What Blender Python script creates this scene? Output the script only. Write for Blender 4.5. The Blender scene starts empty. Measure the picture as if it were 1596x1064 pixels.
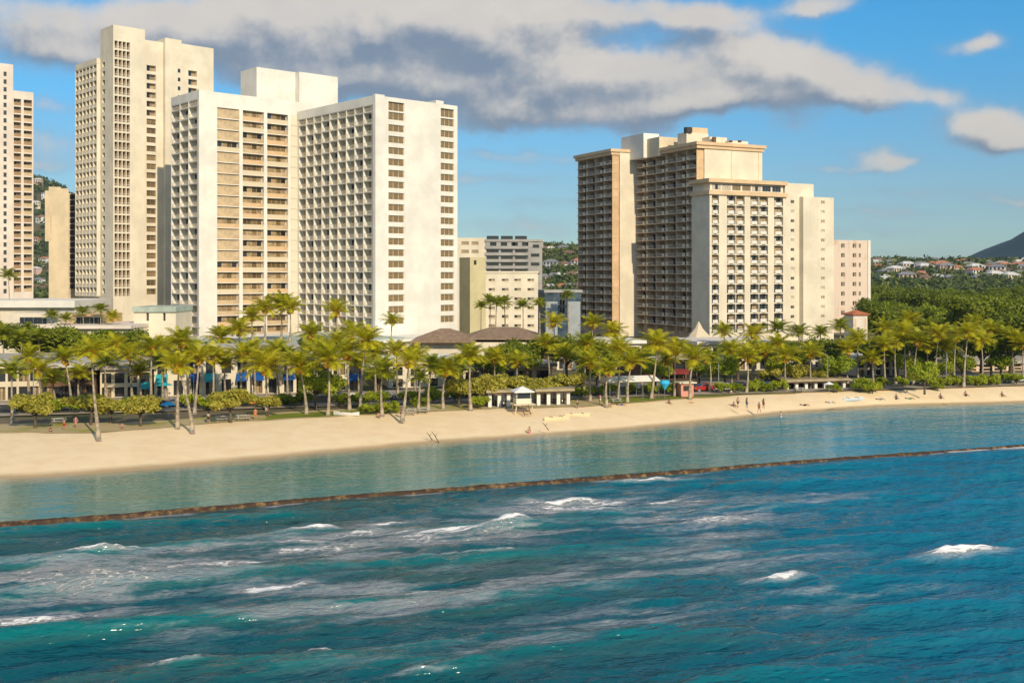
import bpy, bmesh, math, random
import numpy as np
from mathutils import Vector, Matrix

S = bpy.context.scene
COL = S.collection
random.seed(7)
RNG = np.random.default_rng(7)
R = math.radians

# ------------------------------------------------------------------ camera
CAMH, FPX, CX, HY = 23.0, 1690.0, 798.0, 428.0
cam_d = bpy.data.cameras.new("camera")
cam = bpy.data.objects.new("camera", cam_d)
COL.objects.link(cam)
cam.location = (0, 0, CAMH)
cam.rotation_euler = (R(90), 0, 0)
cam_d.sensor_width = 36
cam_d.lens = 36 * FPX / 1596.0
cam_d.shift_y = -(532.0 - HY) / 1596.0
cam_d.clip_start = 1.0
cam_d.clip_end = 20000
S.camera = cam

# ------------------------------------------------------------------ light
SUN_EL, SUN_AZ = R(28.5), R(155.0)          # azimuth clockwise from +Y (view direction)
sd = Vector((math.sin(SUN_AZ) * math.cos(SUN_EL), math.cos(SUN_AZ) * math.cos(SUN_EL), math.sin(SUN_EL)))
sun_d = bpy.data.lights.new("sun", 'SUN')
sun_d.energy = 4.1
sun_d.angle = R(0.5)
sun_d.color = (1.0, 0.845, 0.62)
sun = bpy.data.objects.new("sun", sun_d)
COL.objects.link(sun)
sun.rotation_euler = sd.to_track_quat('Z', 'Y').to_euler()

S.view_settings.view_transform = 'Standard'
S.view_settings.look = 'None'
S.view_settings.gamma = 1.0
S.view_settings.exposure = 0.03
S.cycles.max_bounces = 6
S.cycles.diffuse_bounces = 3
S.cycles.glossy_bounces = 3
S.cycles.transmission_bounces = 3
S.cycles.volume_bounces = 0
S.cycles.caustics_reflective = False
S.cycles.caustics_refractive = False

# ------------------------------------------------------------------ node helpers
def nd(nt, typ, ins=None, **kw):
    n = nt.nodes.new(typ)
    for k, v in kw.items():
        setattr(n, k, v)
    for k, v in (ins or {}).items():
        if hasattr(v, 'is_output'):
            nt.links.new(v, n.inputs[k])
        else:
            n.inputs[k].default_value = v
    return n

def mth(nt, op, a, b=None, c=None, clamp=False):
    n = nt.nodes.new('ShaderNodeMath')
    n.operation = op
    n.use_clamp = clamp
    for i, v in enumerate((a, b, c)):
        if v is None:
            continue
        if hasattr(v, 'is_output'):
            nt.links.new(v, n.inputs[i])
        else:
            n.inputs[i].default_value = v
    return n.outputs[0]

def sstep(nt, v, lo, hi, a=0.0, b=1.0):
    n = nd(nt, 'ShaderNodeMapRange', {'Value': v, 'From Min': lo, 'From Max': hi, 'To Min': a, 'To Max': b}, interpolation_type='SMOOTHSTEP')
    return n.outputs['Result']

def mixc(nt, f, a, b, blend='MIX'):
    n = nt.nodes.new('ShaderNodeMix')
    n.data_type = 'RGBA'
    n.blend_type = blend
    for idx, v in ((0, f), (6, a), (7, b)):
        if hasattr(v, 'is_output'):
            nt.links.new(v, n.inputs[idx])
        elif idx == 0:
            n.inputs[0].default_value = v
        else:
            n.inputs[idx].default_value = (v[0], v[1], v[2], 1)
    return n.outputs[2]

# ------------------------------------------------------------------ sky: Nishita + clouds laid out by compass direction
W = bpy.data.worlds.new("World")
S.world = W
W.use_nodes = True
wt = W.node_tree
wt.nodes.clear()

# each cloud: (bearing px, height px, half width, half height, weight) measured as directions, 1690 units per radian-tangent
CLOUDS = [
    (20, 60, 130, 45, 1.0), (120, 85, 100, 26, .9), (40, 8, 110, 26, .8), (210, 40, 110, 50, .9),
    (330, 40, 130, 45, .9), (430, 70, 170, 50, 1.0), (600, 55, 190, 65, 1.15), (720, 70, 140, 55, 1.15), (815, 55, 70, 40, .9),
    (560, 8, 200, 40, .9), (690, 6, 110, 45, 1.0), (480, 122, 120, 26, .9), (640, 132, 130, 30, .95), (790, 150, 110, 34, .95), (760, 190, 90, 22, .85), (880, 180, 140, 24, .85),
    (860, 112, 90, 42, .8), (960, 98, 80, 36, 1.05), (1010, 140, 110, 34, .85), (1110, 100, 100, 42, 1.1), (1215, 100, 75, 38, 1.1),
    (1290, 115, 85, 34, 1.0), (1370, 128, 90, 24, .95), (1450, 146, 75, 13, .8), (1180, 155, 170, 22, .95), (1245, 192, 55, 24, .75), (1080, 165, 120, 16, .6),
    (890, 8, 90, 26, .85), (1010, 18, 110, 28, 1.0), (1110, 24, 90, 20, .9), (1300, 2, 55, 20, 1.0), (1270, 18, 50, 14, .8),
    (1535, 62, 34, 22, 1.0), (1500, 73, 50, 12, .85),
    (1500, 184, 60, 26, 1.05), (1560, 194, 60, 30, 1.05), (1540, 222, 85, 18, .95), (1610, 215, 60, 26, .8),
    (1360, 240, 38, 18, 1.0), (1405, 252, 54, 10, .85), (1310, 268, 80, 8, .7),
    (75, 222, 80, 26, .95), (60, 165, 80, 14, .75), (30, 255, 100, 14, .75),
    (985, 200, 60, 20, .9), (760, 282, 120, 14, .9), (760, 242, 80, 11, .8), (800, 352, 140, 17, .85), (860, 318, 90, 9, .7),
    (900, 247, 70, 12, .7), (1370, 335, 100, 11, .85), (1340, 364, 150, 14, .8), (1590, 308, 55, 9, .85), (1420, 300, 140, 10, .65), (1470, 398, 200, 11, .6), (1150, 60, 100, 16, .4),
]
g = bpy.data.node_groups.new("cloud_field", 'ShaderNodeTree')
g.interface.new_socket("P", in_out='INPUT', socket_type='NodeSocketVector')
g.interface.new_socket("D", in_out='OUTPUT', socket_type='NodeSocketFloat')
gi = g.nodes.new('NodeGroupInput')
go = g.nodes.new('NodeGroupOutput')
wn = nd(g, 'ShaderNodeTexNoise', {'Vector': gi.outputs[0], 'Scale': 14.0, 'Detail': 5.0, 'Roughness': .55})
wo = nd(g, 'ShaderNodeVectorMath', {0: wn.outputs['Color'], 1: (.5, .5, .5)}, operation='SUBTRACT')
wm = nd(g, 'ShaderNodeVectorMath', {0: wo.outputs[0], 1: (.055, .034, 0)}, operation='MULTIPLY')
pw = nd(g, 'ShaderNodeVectorMath', {0: gi.outputs[0], 1: wm.outputs[0]}, operation='ADD').outputs[0]
acc = None
for (px, py, rx, ry, w) in CLOUDS:
    az = math.atan((px - CX) / FPX)
    el = math.atan((HY - py) / FPX * math.cos(az))
    c2 = math.cos(az) ** 2
    s1 = nd(g, 'ShaderNodeVectorMath', {0: pw, 1: (az, el, 0)}, operation='SUBTRACT').outputs[0]
    s2 = nd(g, 'ShaderNodeVectorMath', {0: s1, 1: (FPX / rx / c2, FPX / ry / math.cos(az), 0)}, operation='MULTIPLY').outputs[0]
    s3 = nd(g, 'ShaderNodeVectorMath', {0: s2, 1: s2}, operation='DOT_PRODUCT').outputs['Value']
    e = mth(g, 'EXPONENT', mth(g, 'MULTIPLY', s3, -0.8))
    acc = mth(g, 'MULTIPLY_ADD', e, w * .70, acc if acc is not None else 0.0)
# loose clouds added outside the part in view, for reflections and warm fill light
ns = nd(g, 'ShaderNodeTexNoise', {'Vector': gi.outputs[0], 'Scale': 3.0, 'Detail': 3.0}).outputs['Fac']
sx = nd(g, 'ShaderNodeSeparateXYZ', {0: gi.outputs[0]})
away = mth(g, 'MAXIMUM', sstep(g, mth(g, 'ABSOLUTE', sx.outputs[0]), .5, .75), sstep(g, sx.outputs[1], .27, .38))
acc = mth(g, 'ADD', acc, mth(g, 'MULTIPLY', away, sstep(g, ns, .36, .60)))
fn = nd(g, 'ShaderNodeTexNoise', {'Vector': gi.outputs[0], 'Scale': 25.0, 'Detail': 8.0, 'Roughness': .62}).outputs['Fac']
fl = nd(g, 'ShaderNodeTexNoise', {'Vector': nd(g, 'ShaderNodeMapping', {'Vector': gi.outputs[0], 'Scale': (7.0, 15.0, 1)}).outputs[0], 'Scale': 1.0, 'Detail': 4.0, 'Roughness': .55}).outputs['Fac']
acc = mth(g, 'ADD', acc, mth(g, 'MULTIPLY', mth(g, 'SUBTRACT', fn, .5), .85))
acc = mth(g, 'ADD', acc, mth(g, 'MULTIPLY', mth(g, 'SUBTRACT', fl, .5), .85))
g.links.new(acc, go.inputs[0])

tc = nd(wt, 'ShaderNodeTexCoord')
sep = nd(wt, 'ShaderNodeSeparateXYZ', {0: tc.outputs['Generated']})
azn = mth(wt, 'ARCTAN2', sep.outputs[0], sep.outputs[1])
eln = mth(wt, 'ARCSINE', sep.outputs[2])
P0 = nd(wt, 'ShaderNodeCombineXYZ', {0: azn, 1: eln}).outputs[0]
P1 = nd(wt, 'ShaderNodeVectorMath', {0: P0, 1: (.007, .017, 0)}, operation='ADD').outputs[0]
d0 = nd(wt, 'ShaderNodeGroup', {0: P0} if False else None, node_tree=g)
wt.links.new(P0, d0.inputs[0])
d1 = nd(wt, 'ShaderNodeGroup', None, node_tree=g)
wt.links.new(P1, d1.inputs[0])
sky = nd(wt, 'ShaderNodeTexSky', sky_type='NISHITA', sun_disc=False, sun_elevation=SUN_EL, sun_rotation=SUN_AZ, altitude=0, air_density=1.0, dust_density=0.4, ozone_density=2.0)
hs = nd(wt, 'ShaderNodeHueSaturation', {'Saturation': 1.25, 'Value': 1.0, 'Color': sky.outputs[0]})
tint = mixc(wt, sstep(wt, eln, .01, .08), (.62, .84, 1.12), (.60, .80, .98))
tint = mixc(wt, sstep(wt, eln, .06, .26), tint, (.40, 1.10, 1.30))
skyc = mixc(wt, 1.0, hs.outputs[0], tint, 'MULTIPLY')
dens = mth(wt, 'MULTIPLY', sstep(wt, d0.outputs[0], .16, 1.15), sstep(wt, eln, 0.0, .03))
grad = mth(wt, 'SUBTRACT', d1.outputs[0], d0.outputs[0])
under = sstep(wt, mth(wt, 'ADD', grad, mth(wt, 'MULTIPLY', sstep(wt, d1.outputs[0], .5, 1.7), .06)), -.34, .46)
puff = nd(wt, 'ShaderNodeTexNoise', {'Vector': nd(wt, 'ShaderNodeMapping', {'Vector': P0, 'Scale': (10.0, 18.0, 1)}).outputs[0], 'Scale': 1.0, 'Detail': 5.0, 'Roughness': .6}).outputs['Fac']
under = mth(wt, 'ADD', mth(wt, 'MULTIPLY', under, .92), mth(wt, 'MULTIPLY', sstep(wt, puff, .30, .72), .16), clamp=True)
lit = mixc(wt, under, (7.0, 6.3, 5.5), (2.1, 2.5, 3.2))
thin = sstep(wt, d0.outputs[0], .3, .9)
cloudc = mixc(wt, thin, (2.9, 3.8, 5.0), lit)
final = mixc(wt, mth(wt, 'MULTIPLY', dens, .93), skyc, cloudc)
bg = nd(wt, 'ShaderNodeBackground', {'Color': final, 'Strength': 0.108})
wo_ = nd(wt, 'ShaderNodeOutputWorld')
wt.links.new(bg.outputs[0], wo_.inputs[0])

# ------------------------------------------------------------------ materials
MATS = {}
def mat(name, col, rough=.8, var=.12, scale=.6, spec=.3, bump=0.0, bscale=8.0, metal=0.0, streak=0.0, col2=None, lo=.35, hi=.65, trans=0.0):
    """procedural material: base colour with uneven noise tone, rain streaks, optional second colour"""
    if name in MATS:
        return MATS[name]
    m = bpy.data.materials.new(name)
    m.use_nodes = True
    t = m.node_tree
    b = t.nodes['Principled BSDF']
    co = nd(t, 'ShaderNodeTexCoord').outputs['Object']
    n1 = nd(t, 'ShaderNodeTexNoise', {'Vector': co, 'Scale': scale, 'Detail': 6.0, 'Roughness': .62}).outputs['Fac']
    if col2 is None:
        col2 = tuple(max(0, c * (1 - 2.2 * var)) for c in col)
        col1 = tuple(min(1, c * (1 + .5 * var)) for c in col)
    else:
        col1 = col
    c = mixc(t, sstep(t, n1, lo, hi), col1, col2)
    if streak:
        mp = nd(t, 'ShaderNodeMapping', {'Vector': co, 'Scale': (1.1, 1.1, .05)}).outputs[0]
        n2 = nd(t, 'ShaderNodeTexNoise', {'Vector': mp, 'Scale': 1.0, 'Detail': 5.0, 'Roughness': .7}).outputs['Fac']
        c = mixc(t, mth(t, 'MULTIPLY', sstep(t, n2, .52, .72), streak), c, tuple(x * .55 for x in col))
    t.links.new(c, b.inputs['Base Color'])
    b.inputs['Roughness'].default_value = rough
    b.inputs['Specular IOR Level'].default_value = spec
    b.inputs['Metallic'].default_value = metal
    if bump:
        nb = nd(t, 'ShaderNodeTexNoise', {'Vector': co, 'Scale': bscale, 'Detail': 5.0}).outputs['Fac']
        bp = nd(t, 'ShaderNodeBump', {'Strength': bump, 'Distance': .1, 'Height': nb})
        t.links.new(bp.outputs[0], b.inputs['Normal'])
    if trans:
        tr = nd(t, 'ShaderNodeBsdfTranslucent', {'Color': c})
        mx = nd(t, 'ShaderNodeMixShader', {0: trans, 1: b.outputs[0], 2: tr.outputs[0]})
        t.links.new(mx.outputs[0], t.nodes['Material Output'].inputs[0])
    MATS[name] = m
    return m

def leafmat(name, c1, c2, trans=.3, rough=.5, ns=.55):
    """foliage: tone differs from leaf clump to leaf clump and from plant to plant"""
    if name in MATS:
        return MATS[name]
    m = bpy.data.materials.new(name)
    m.use_nodes = True
    t = m.node_tree
    b = t.nodes['Principled BSDF']
    co = nd(t, 'ShaderNodeTexCoord').outputs['Object']
    oi = nd(t, 'ShaderNodeObjectInfo').outputs['Random']
    gi_ = nd(t, 'ShaderNodeNewGeometry').outputs['Random Per Island']
    n1 = nd(t, 'ShaderNodeTexNoise', {'Vector': co, 'Scale': ns, 'Detail': 3.0}).outputs['Fac']
    f = mth(t, 'ADD', mth(t, 'MULTIPLY', gi_, .45), mth(t, 'ADD', mth(t, 'MULTIPLY', sstep(t, n1, .35, .65), .3), mth(t, 'MULTIPLY', oi, .35)))
    c = mixc(t, f, c1, c2)
    t.links.new(c, b.inputs['Base Color'])
    b.inputs['Roughness'].default_value = rough
    b.inputs['Specular IOR Level'].default_value = .3
    tr = nd(t, 'ShaderNodeBsdfTranslucent', {'Color': c})
    mx = nd(t, 'ShaderNodeMixShader', {0: trans, 1: b.outputs[0], 2: tr.outputs[0]})
    t.links.new(mx.outputs[0], t.nodes['Material Output'].inputs[0])
    MATS[name] = m
    return m

WHITE = mat('white_plaster', (.84, .80, .71), var=.06, scale=.15, streak=.13, bump=.05)
CREAM = mat('cream_plaster', (.80, .71, .55), var=.06, scale=.15, streak=.2, bump=.05)
PALE = mat('pale_pink_plaster', (.80, .70, .60), var=.06, scale=.2, streak=.15)
BEIGE = mat('beige_plaster', (.72, .61, .43), var=.06, scale=.2, streak=.2)
OLIVE = mat('olive_plaster', (.60, .53, .31), var=.06, scale=.2, streak=.15)
PEACH = mat('peach_trim', (.76, .55, .33), var=.06, scale=.3, streak=.12)
TAN = mat('tan_screen', (.62, .47, .29), var=.12, scale=.5, streak=.1)
GREYW = mat('grey_plaster', (.42, .41, .39), var=.07, scale=.2, streak=.2)
BROWNW = mat('brown_balcony_wall', (.74, .57, .39), var=.12, scale=.5)
ORANGEW = mat('orange_wall', (.72, .50, .29), var=.08, scale=.4)
CONC = mat('concrete', (.56, .52, .45), var=.12, scale=.4, streak=.3, bump=.1)
ROOFC = mat('roof_gravel', (.52, .47, .38), var=.15, scale=.8)
BROOF = mat('brown_shingle', (.33, .22, .14), var=.15, scale=1.2, bump=.2)
ROOF_RED = mat('red_tile', (.52, .17, .07), var=.15, scale=1.5, bump=.2)
ROOF_GREEN = mat('pale_green_roof', (.45, .52, .44), var=.1, scale=.4)
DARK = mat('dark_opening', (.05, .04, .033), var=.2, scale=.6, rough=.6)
BROWNP = mat('brown_panel', (.40, .26, .15), var=.15, scale=.5)
OLIVER = mat('olive_roof', (.40, .33, .20), var=.12, scale=.6)
WOODB = mat('brown_wood', (.17, .095, .055), var=.2, scale=.8)
REDP = mat('dark_red_panel', (.30, .05, .04), var=.15, scale=.6)
BLUEC = mat('blue_canvas', (.012, .11, .42), var=.1, scale=.8)
TEALC = mat('turquoise_canvas', (.03, .48, .58), var=.1, scale=.8)
CYANC = mat('cyan_canvas', (.04, .50, .85), var=.1, scale=.8)
ORANGEC = mat('orange_canvas', (.85, .20, .03), var=.1, scale=.8)
WHITEC = mat('white_canvas', (.82, .80, .76), var=.05, scale=.8)
METAL = mat('grey_metal', (.45, .46, .47), rough=.45, var=.08, metal=.6)
DMETAL = mat('dark_metal', (.06, .06, .06), rough=.5, var=.1, metal=.3)
GLASS_D = mat('dark_glass', (.035, .04, .045), rough=.08, spec=.6, var=.3, scale=.12)
GLASS_B = mat('bronze_glass', (.26, .18, .085), rough=.45, spec=.25, var=.3, scale=.13)
GLASS_BL = mat('blue_glass', (.06, .10, .15), rough=.08, spec=.6, var=.3, scale=.2)
CURT_C = mat('cream_curtain', (.58, .50, .38), var=.15, scale=.9)
CURT_T = mat('tan_curtain', (.45, .33, .19), var=.2, scale=.9)
GREYPANEL = mat('grey_panel', (.36, .39, .41), rough=.5, var=.06, scale=.3)
GREENP = mat('green_panel', (.05, .16, .10), var=.1)
BARK = mat('palm_bark', (.44, .36, .26), var=.22, scale=1.6, bump=.4, bscale=5)
BARK2 = mat('tree_bark', (.15, .11, .075), var=.25, scale=2.5, bump=.5)
PALMLEAF = leafmat('palm_leaf', (.33, .38, .012), (.78, .67, .03), .46, .45)
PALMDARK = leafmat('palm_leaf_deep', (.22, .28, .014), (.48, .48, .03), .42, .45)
FRUIT = leafmat('palm_fruit', (.62, .30, .02), (.80, .46, .05), .1, .6)
LEAF_G = leafmat('green_leaf', (.12, .19, .010), (.40, .45, .022), .38)
LEAF_D = leafmat('dark_leaf', (.075, .12, .010), (.28, .32, .02), .36)
LEAF_Y = leafmat('yellow_leaf', (.28, .28, .025), (.58, .50, .08), .32)
LEAF_B = leafmat('bright_leaf', (.22, .31, .014), (.52, .55, .04), .4)
LEAF_FAR = leafmat('hill_leaf', (.045, .085, .018), (.20, .22, .04), .2, .5, .045)

# ------------------------------------------------------------------ geometry helpers
def w2(px, Y):
    return (px - CX) / FPX * Y
def zat(py, Y):
    return CAMH - (py - HY) / FPX * Y
def gnd(px, py, z=2.0):
    Y = (CAMH - z) * FPX / (py - HY)
    return w2(px, Y), Y

class MB:
    """collects shapes and links them as one mesh object; its mesh is shared by repeats"""
    def __init__(self, *mats):
        self.v, self.f, self.mi, self.mats, self._me = [], [], [], list(mats), None
    def m(self, material):
        if material not in self.mats:
            self.mats.append(material)
        return self.mats.index(material)
    def face(self, pts, material):
        i = len(self.v)
        self.v.extend(pts)
        self.f.append(tuple(range(i, i + len(pts))))
        self.mi.append(self.m(material))
    def box(self, x0, x1, y0, y1, z0, z1, material, skip=''):
        i = len(self.v)
        self.v.extend([(x0, y0, z0), (x1, y0, z0), (x1, y1, z0), (x0, y1, z0), (x0, y0, z1), (x1, y0, z1), (x1, y1, z1), (x0, y1, z1)])
        k = self.m(material)
        for nme, q in (('d', (0, 3, 2, 1)), ('t', (4, 5, 6, 7)), ('f', (0, 1, 5, 4)), ('r', (1, 2, 6, 5)), ('b', (2, 3, 7, 6)), ('l', (3, 0, 4, 7))):
            if nme in skip:
                continue
            self.f.append(tuple(i + a for a in q))
            self.mi.append(k)
    def tube(self, pts, radii, material, n=8, cap=True):
        k = self.m(material)
        base = len(self.v)
        pts = [Vector(p) for p in pts]
        for j, p in enumerate(pts):
            d = (pts[min(j + 1, len(pts) - 1)] - pts[max(j - 1, 0)]).normalized()
            a = d.cross(Vector((0, 0, 1)) if abs(d.z) < .9 else Vector((1, 0, 0))).normalized()
            b = d.cross(a)
            for q in range(n):
                t = 2 * math.pi * q / n
                self.v.append(tuple(p + (a * math.cos(t) + b * math.sin(t)) * radii[j]))
        for j in range(len(pts) - 1):
            for q in range(n):
                o = base + j * n
                self.f.append((o + q, o + (q + 1) % n, o + n + (q + 1) % n, o + n + q))
                self.mi.append(k)
        if cap:
            self.f.append(tuple(base + q for q in range(n))); self.mi.append(k)
            o = base + (len(pts) - 1) * n
            self.f.append(tuple(o + q for q in range(n))); self.mi.append(k)
    def lathe(self, prof, material, n=12, cx=0, cy=0):
        self.tubez([(cx, cy, z) for r, z in prof], [r for r, z in prof], material, n)
    def tubez(self, pts, radii, material, n=12):
        k = self.m(material)
        base = len(self.v)
        for p, r in zip(pts, radii):
            for q in range(n):
                t = 2 * math.pi * (q + .5) / n
                self.v.append((p[0] + r * math.cos(t), p[1] + r * math.sin(t), p[2]))
        for j in range(len(pts) - 1):
            for q in range(n):
                o = base + j * n
                self.f.append((o + q, o + (q + 1) % n, o + n + (q + 1) % n, o + n + q)); self.mi.append(k)
        self.f.append(tuple(base + q for q in range(n))); self.mi.append(k)
        o = base + (len(pts) - 1) * n
        self.f.append(tuple(o + q for q in range(n))); self.mi.append(k)
    def add(self, other, M=None):
        i = len(self.v)
        if M is None:
            self.v.extend(other.v)
        else:
            self.v.extend([tuple(M @ Vector(p)) for p in other.v])
        ks = [self.m(x) for x in other.mats]
        for f, k in zip(other.f, other.mi):
            self.f.append(tuple(i + a for a in f))
            self.mi.append(ks[k])
    def mesh(self, name='mesh', smooth=False):
        if self._me is None:
            me = bpy.data.meshes.new(name)
            me.from_pydata([tuple(p) for p in self.v], [], self.f)
            for x in self.mats:
                me.materials.append(x)
            me.polygons.foreach_set('material_index', self.mi)
            if smooth:
                me.polygons.foreach_set('use_smooth', [True] * len(me.polygons))
            me.update()
            self._me = me
        return self._me
    def build(self, name, parent=None, loc=(0, 0, 0), rotz=0.0, smooth=False):
        o = bpy.data.objects.new(name, self.mesh(name, smooth))
        COL.objects.link(o)
        o.location = loc
        o.rotation_euler = (0, 0, rotz)
        if parent is not None:
            o.parent = parent
        return o

def npmesh(name, V, F, mats, mi=None, smooth=False):
    me = bpy.data.meshes.new(name)
    V = np.asarray(V, np.float32); F = np.asarray(F, np.int32)
    me.vertices.add(len(V)); me.vertices.foreach_set('co', V.ravel())
    k = F.shape[1]
    me.loops.add(F.size); me.loops.foreach_set('vertex_index', F.ravel())
    me.polygons.add(len(F)); me.polygons.foreach_set('loop_start', np.arange(0, F.size, k, dtype=np.int32))
    for x in mats:
        me.materials.append(x)
    if mi is not None:
        me.polygons.foreach_set('material_index', np.asarray(mi, np.int32))
    if smooth:
        me.polygons.foreach_set('use_smooth', np.ones(len(F), bool))
    me.update(calc_edges=True)
    return me

def tag(o, label=None, cat=None, group=None, kind=None):
    if label: o['label'] = label
    if cat: o['category'] = cat
    if group: o['group'] = group
    if kind: o['kind'] = kind
    return o
def thing(name, label, cat, loc=(0, 0, 0), rotz=0.0, group=None):
    o = bpy.data.objects.new(name, None)
    COL.objects.link(o)
    o.location = loc
    o.rotation_euler = (0, 0, rotz)
    o.empty_display_size = .5
    return tag(o, label, cat, group)
def link(name, me, parent=None, loc=(0, 0, 0), rotz=0.0, scale=None):
    o = bpy.data.objects.new(name, me)
    COL.objects.link(o)
    o.location = loc
    o.rotation_euler = (0, 0, rotz)
    if scale is not None:
        o.scale = scale
    if parent is not None:
        o.parent = parent
    return o
def copy_tree(o, parent=None):
    c = o.copy()
    COL.objects.link(c)
    c.parent = parent
    for ch in list(o.children):
        copy_tree(ch, c)
    return c

class Frame:
    """a building's own axes: local +x runs along its front (to the right and away), +y along its left side (to the left and away)"""
    def __init__(self, px, Y, deg):
        self.X, self.Y, self.a = w2(px, Y), Y, R(deg)
        self.c, self.s = math.cos(self.a), math.sin(self.a)
    def world(self, x, y):
        return self.X + self.c * x - self.s * y, self.Y + self.s * x + self.c * y
    def lx(self, px, y=0.0):
        k = (px - CX) / FPX
        X0, Y0 = self.world(0, y)
        return (k * Y0 - X0) / (self.c - k * self.s)
    def ly(self, px, x=0.0):
        k = (px - CX) / FPX
        X0, Y0 = self.world(x, 0)
        return (k * Y0 - X0) / (-self.s - k * self.c)
    def z(self, py, x=0.0, y=0.0):
        return zat(py, self.world(x, y)[1])
    def local(self, px, Y):
        dx, dy = w2(px, Y) - self.X, Y - self.Y
        return self.c * dx + self.s * dy, -self.s * dx + self.c * dy
    def root(self, name, label, cat='hotel', group=None):
        return thing(name, label, cat, (self.X, self.Y, 0), self.a, group)

def front(y0):
    return lambda s, z, d: (s, y0 + d, z)
def left(x0):
    return lambda s, z, d: (x0 + d, s, z)
def right(x0):
    return lambda s, z, d: (x0 - d, s, z)

def facade(mb, fm, s0, s1, z0, z1, cols, rows, depth, wall, back=None):
    """a wall with real recessed openings, cols x rows"""
    cuts = [s0]
    for a, b in cols:
        cuts += [a, b]
    cuts.append(s1)
    zc = [z0]
    for a, b in rows:
        zc += [a, b]
    zc.append(z1)
    for i in range(len(cuts) - 1):
        a, b = cuts[i], cuts[i + 1]
        if b - a < 1e-4:
            continue
        if i % 2 == 0:
            mb.face([fm(a, z0, 0), fm(b, z0, 0), fm(b, z1, 0), fm(a, z1, 0)], wall)
            continue
        for j in range(len(zc) - 1):
            p, q = zc[j], zc[j + 1]
            if q - p < 1e-4:
                continue
            if j % 2 == 0:
                mb.face([fm(a, p, 0), fm(b, p, 0), fm(b, q, 0), fm(a, q, 0)], wall)
            else:
                bk = back or wall
                mb.face([fm(a, p, 0), fm(a, q, 0), fm(a, q, depth), fm(a, p, depth)], wall)
                mb.face([fm(b, p, 0), fm(b, q, 0), fm(b, q, depth), fm(b, p, depth)], wall)
                mb.face([fm(a, p, 0), fm(b, p, 0), fm(b, p, depth), fm(a, p, depth)], wall)
                mb.face([fm(a, q, 0), fm(b, q, 0), fm(b, q, depth), fm(a, q, depth)], wall)
                mb.face([fm(a, p, depth), fm(b, p, depth), fm(b, q, depth), fm(a, q, depth)], bk)

WCACHE = {}
def window(w, h, style, frame_mat=None, nx=2):
    """window: frame bars, mullions, panes of glass or drawn curtain"""
    key = (round(w, 2), round(h, 2), style, frame_mat.name if frame_mat else '', nx)
    if key in WCACHE:
        return WCACHE[key]
    fm_ = frame_mat or METAL
    b = MB()
    t = min(.07, w * .05)
    b.box(-w / 2, w / 2, -.05, 0, 0, t, fm_)
    b.box(-w / 2, w / 2, -.05, 0, h - t, h, fm_)
    for i in range(nx + 1):
        x = -w / 2 + i * w / nx
        x0 = min(max(x - t / 2, -w / 2), w / 2 - t)
        b.box(x0, x0 + t, -.047, 0, t, h - t, fm_)
    pal = {'dark': [GLASS_D] * 4, 'bronze': [GLASS_B] * 4, 'blue': [GLASS_BL] * 4, 'cream': [CURT_C, GLASS_D, CURT_C, GLASS_D],
           'mix': [GLASS_D, CURT_T, GLASS_B, GLASS_D], 'tan': [CURT_T, CURT_T, GLASS_B, CURT_T], 'shut': [CURT_C] * 4}[style]
    for i in range(nx):
        a = -w / 2 + i * w / nx + t / 2
        c = a + w / nx - t
        b.face([(a, -.02, t), (c, -.02, t), (c, -.02, h - t), (a, -.02, h - t)], pal[i % 4])
    WCACHE[key] = b
    return b

def put_parts(root, items, limit=100):
    """items: (name, MB, loc, rotz). The first `limit` of each name are objects of their own, the rest one mesh of kind stuff."""
    by = {}
    for it in items:
        by.setdefault(it[0], []).append(it)
    for name, lst in by.items():
        for nm, mb, loc, rz in lst[:limit]:
            mb.build(nm, root, loc, rz)
        if len(lst) > limit:
            big = MB()
            for nm, mb, loc, rz in lst[limit:]:
                big.add(mb, Matrix.Translation(loc) @ Matrix.Rotation(rz, 4, 'Z'))
            tag(big.build(name, root), kind='stuff')

FRONT, LEFT = 0.0, -math.pi / 2

def railing(w, h=1.0, material=None, n=None):
    material = material or WHITE
    key = ('rail', round(w, 2), round(h, 2), material.name)
    if key in WCACHE:
        return WCACHE[key]
    b = MB()
    n = n or max(3, int(w / .35))
    b.box(-w / 2, w / 2, -.03, .03, h - .07, h, material)
    b.box(-w / 2, w / 2, -.025, .025, .06, .11, material)
    for i in range(n + 1):
        x = -w / 2 + .02 + i * (w - .04) / n
        b.box(x - .018, x + .018, -.018, .018, .11, h - .07, material)
    WCACHE[key] = b
    return b
def panel(w, h, material, t=.1):
    key = ('panel', round(w, 2), round(h, 2), material.name)
    if key in WCACHE:
        return WCACHE[key]
    b = MB()
    b.box(-w / 2, w / 2, -t / 2, t / 2, 0, h, material)
    b.box(-w / 2 + .02, w / 2 - .02, -t / 2 - .04, t / 2 + .04, h + .003, h + .08, material)
    WCACHE[key] = b
    return b

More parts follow.
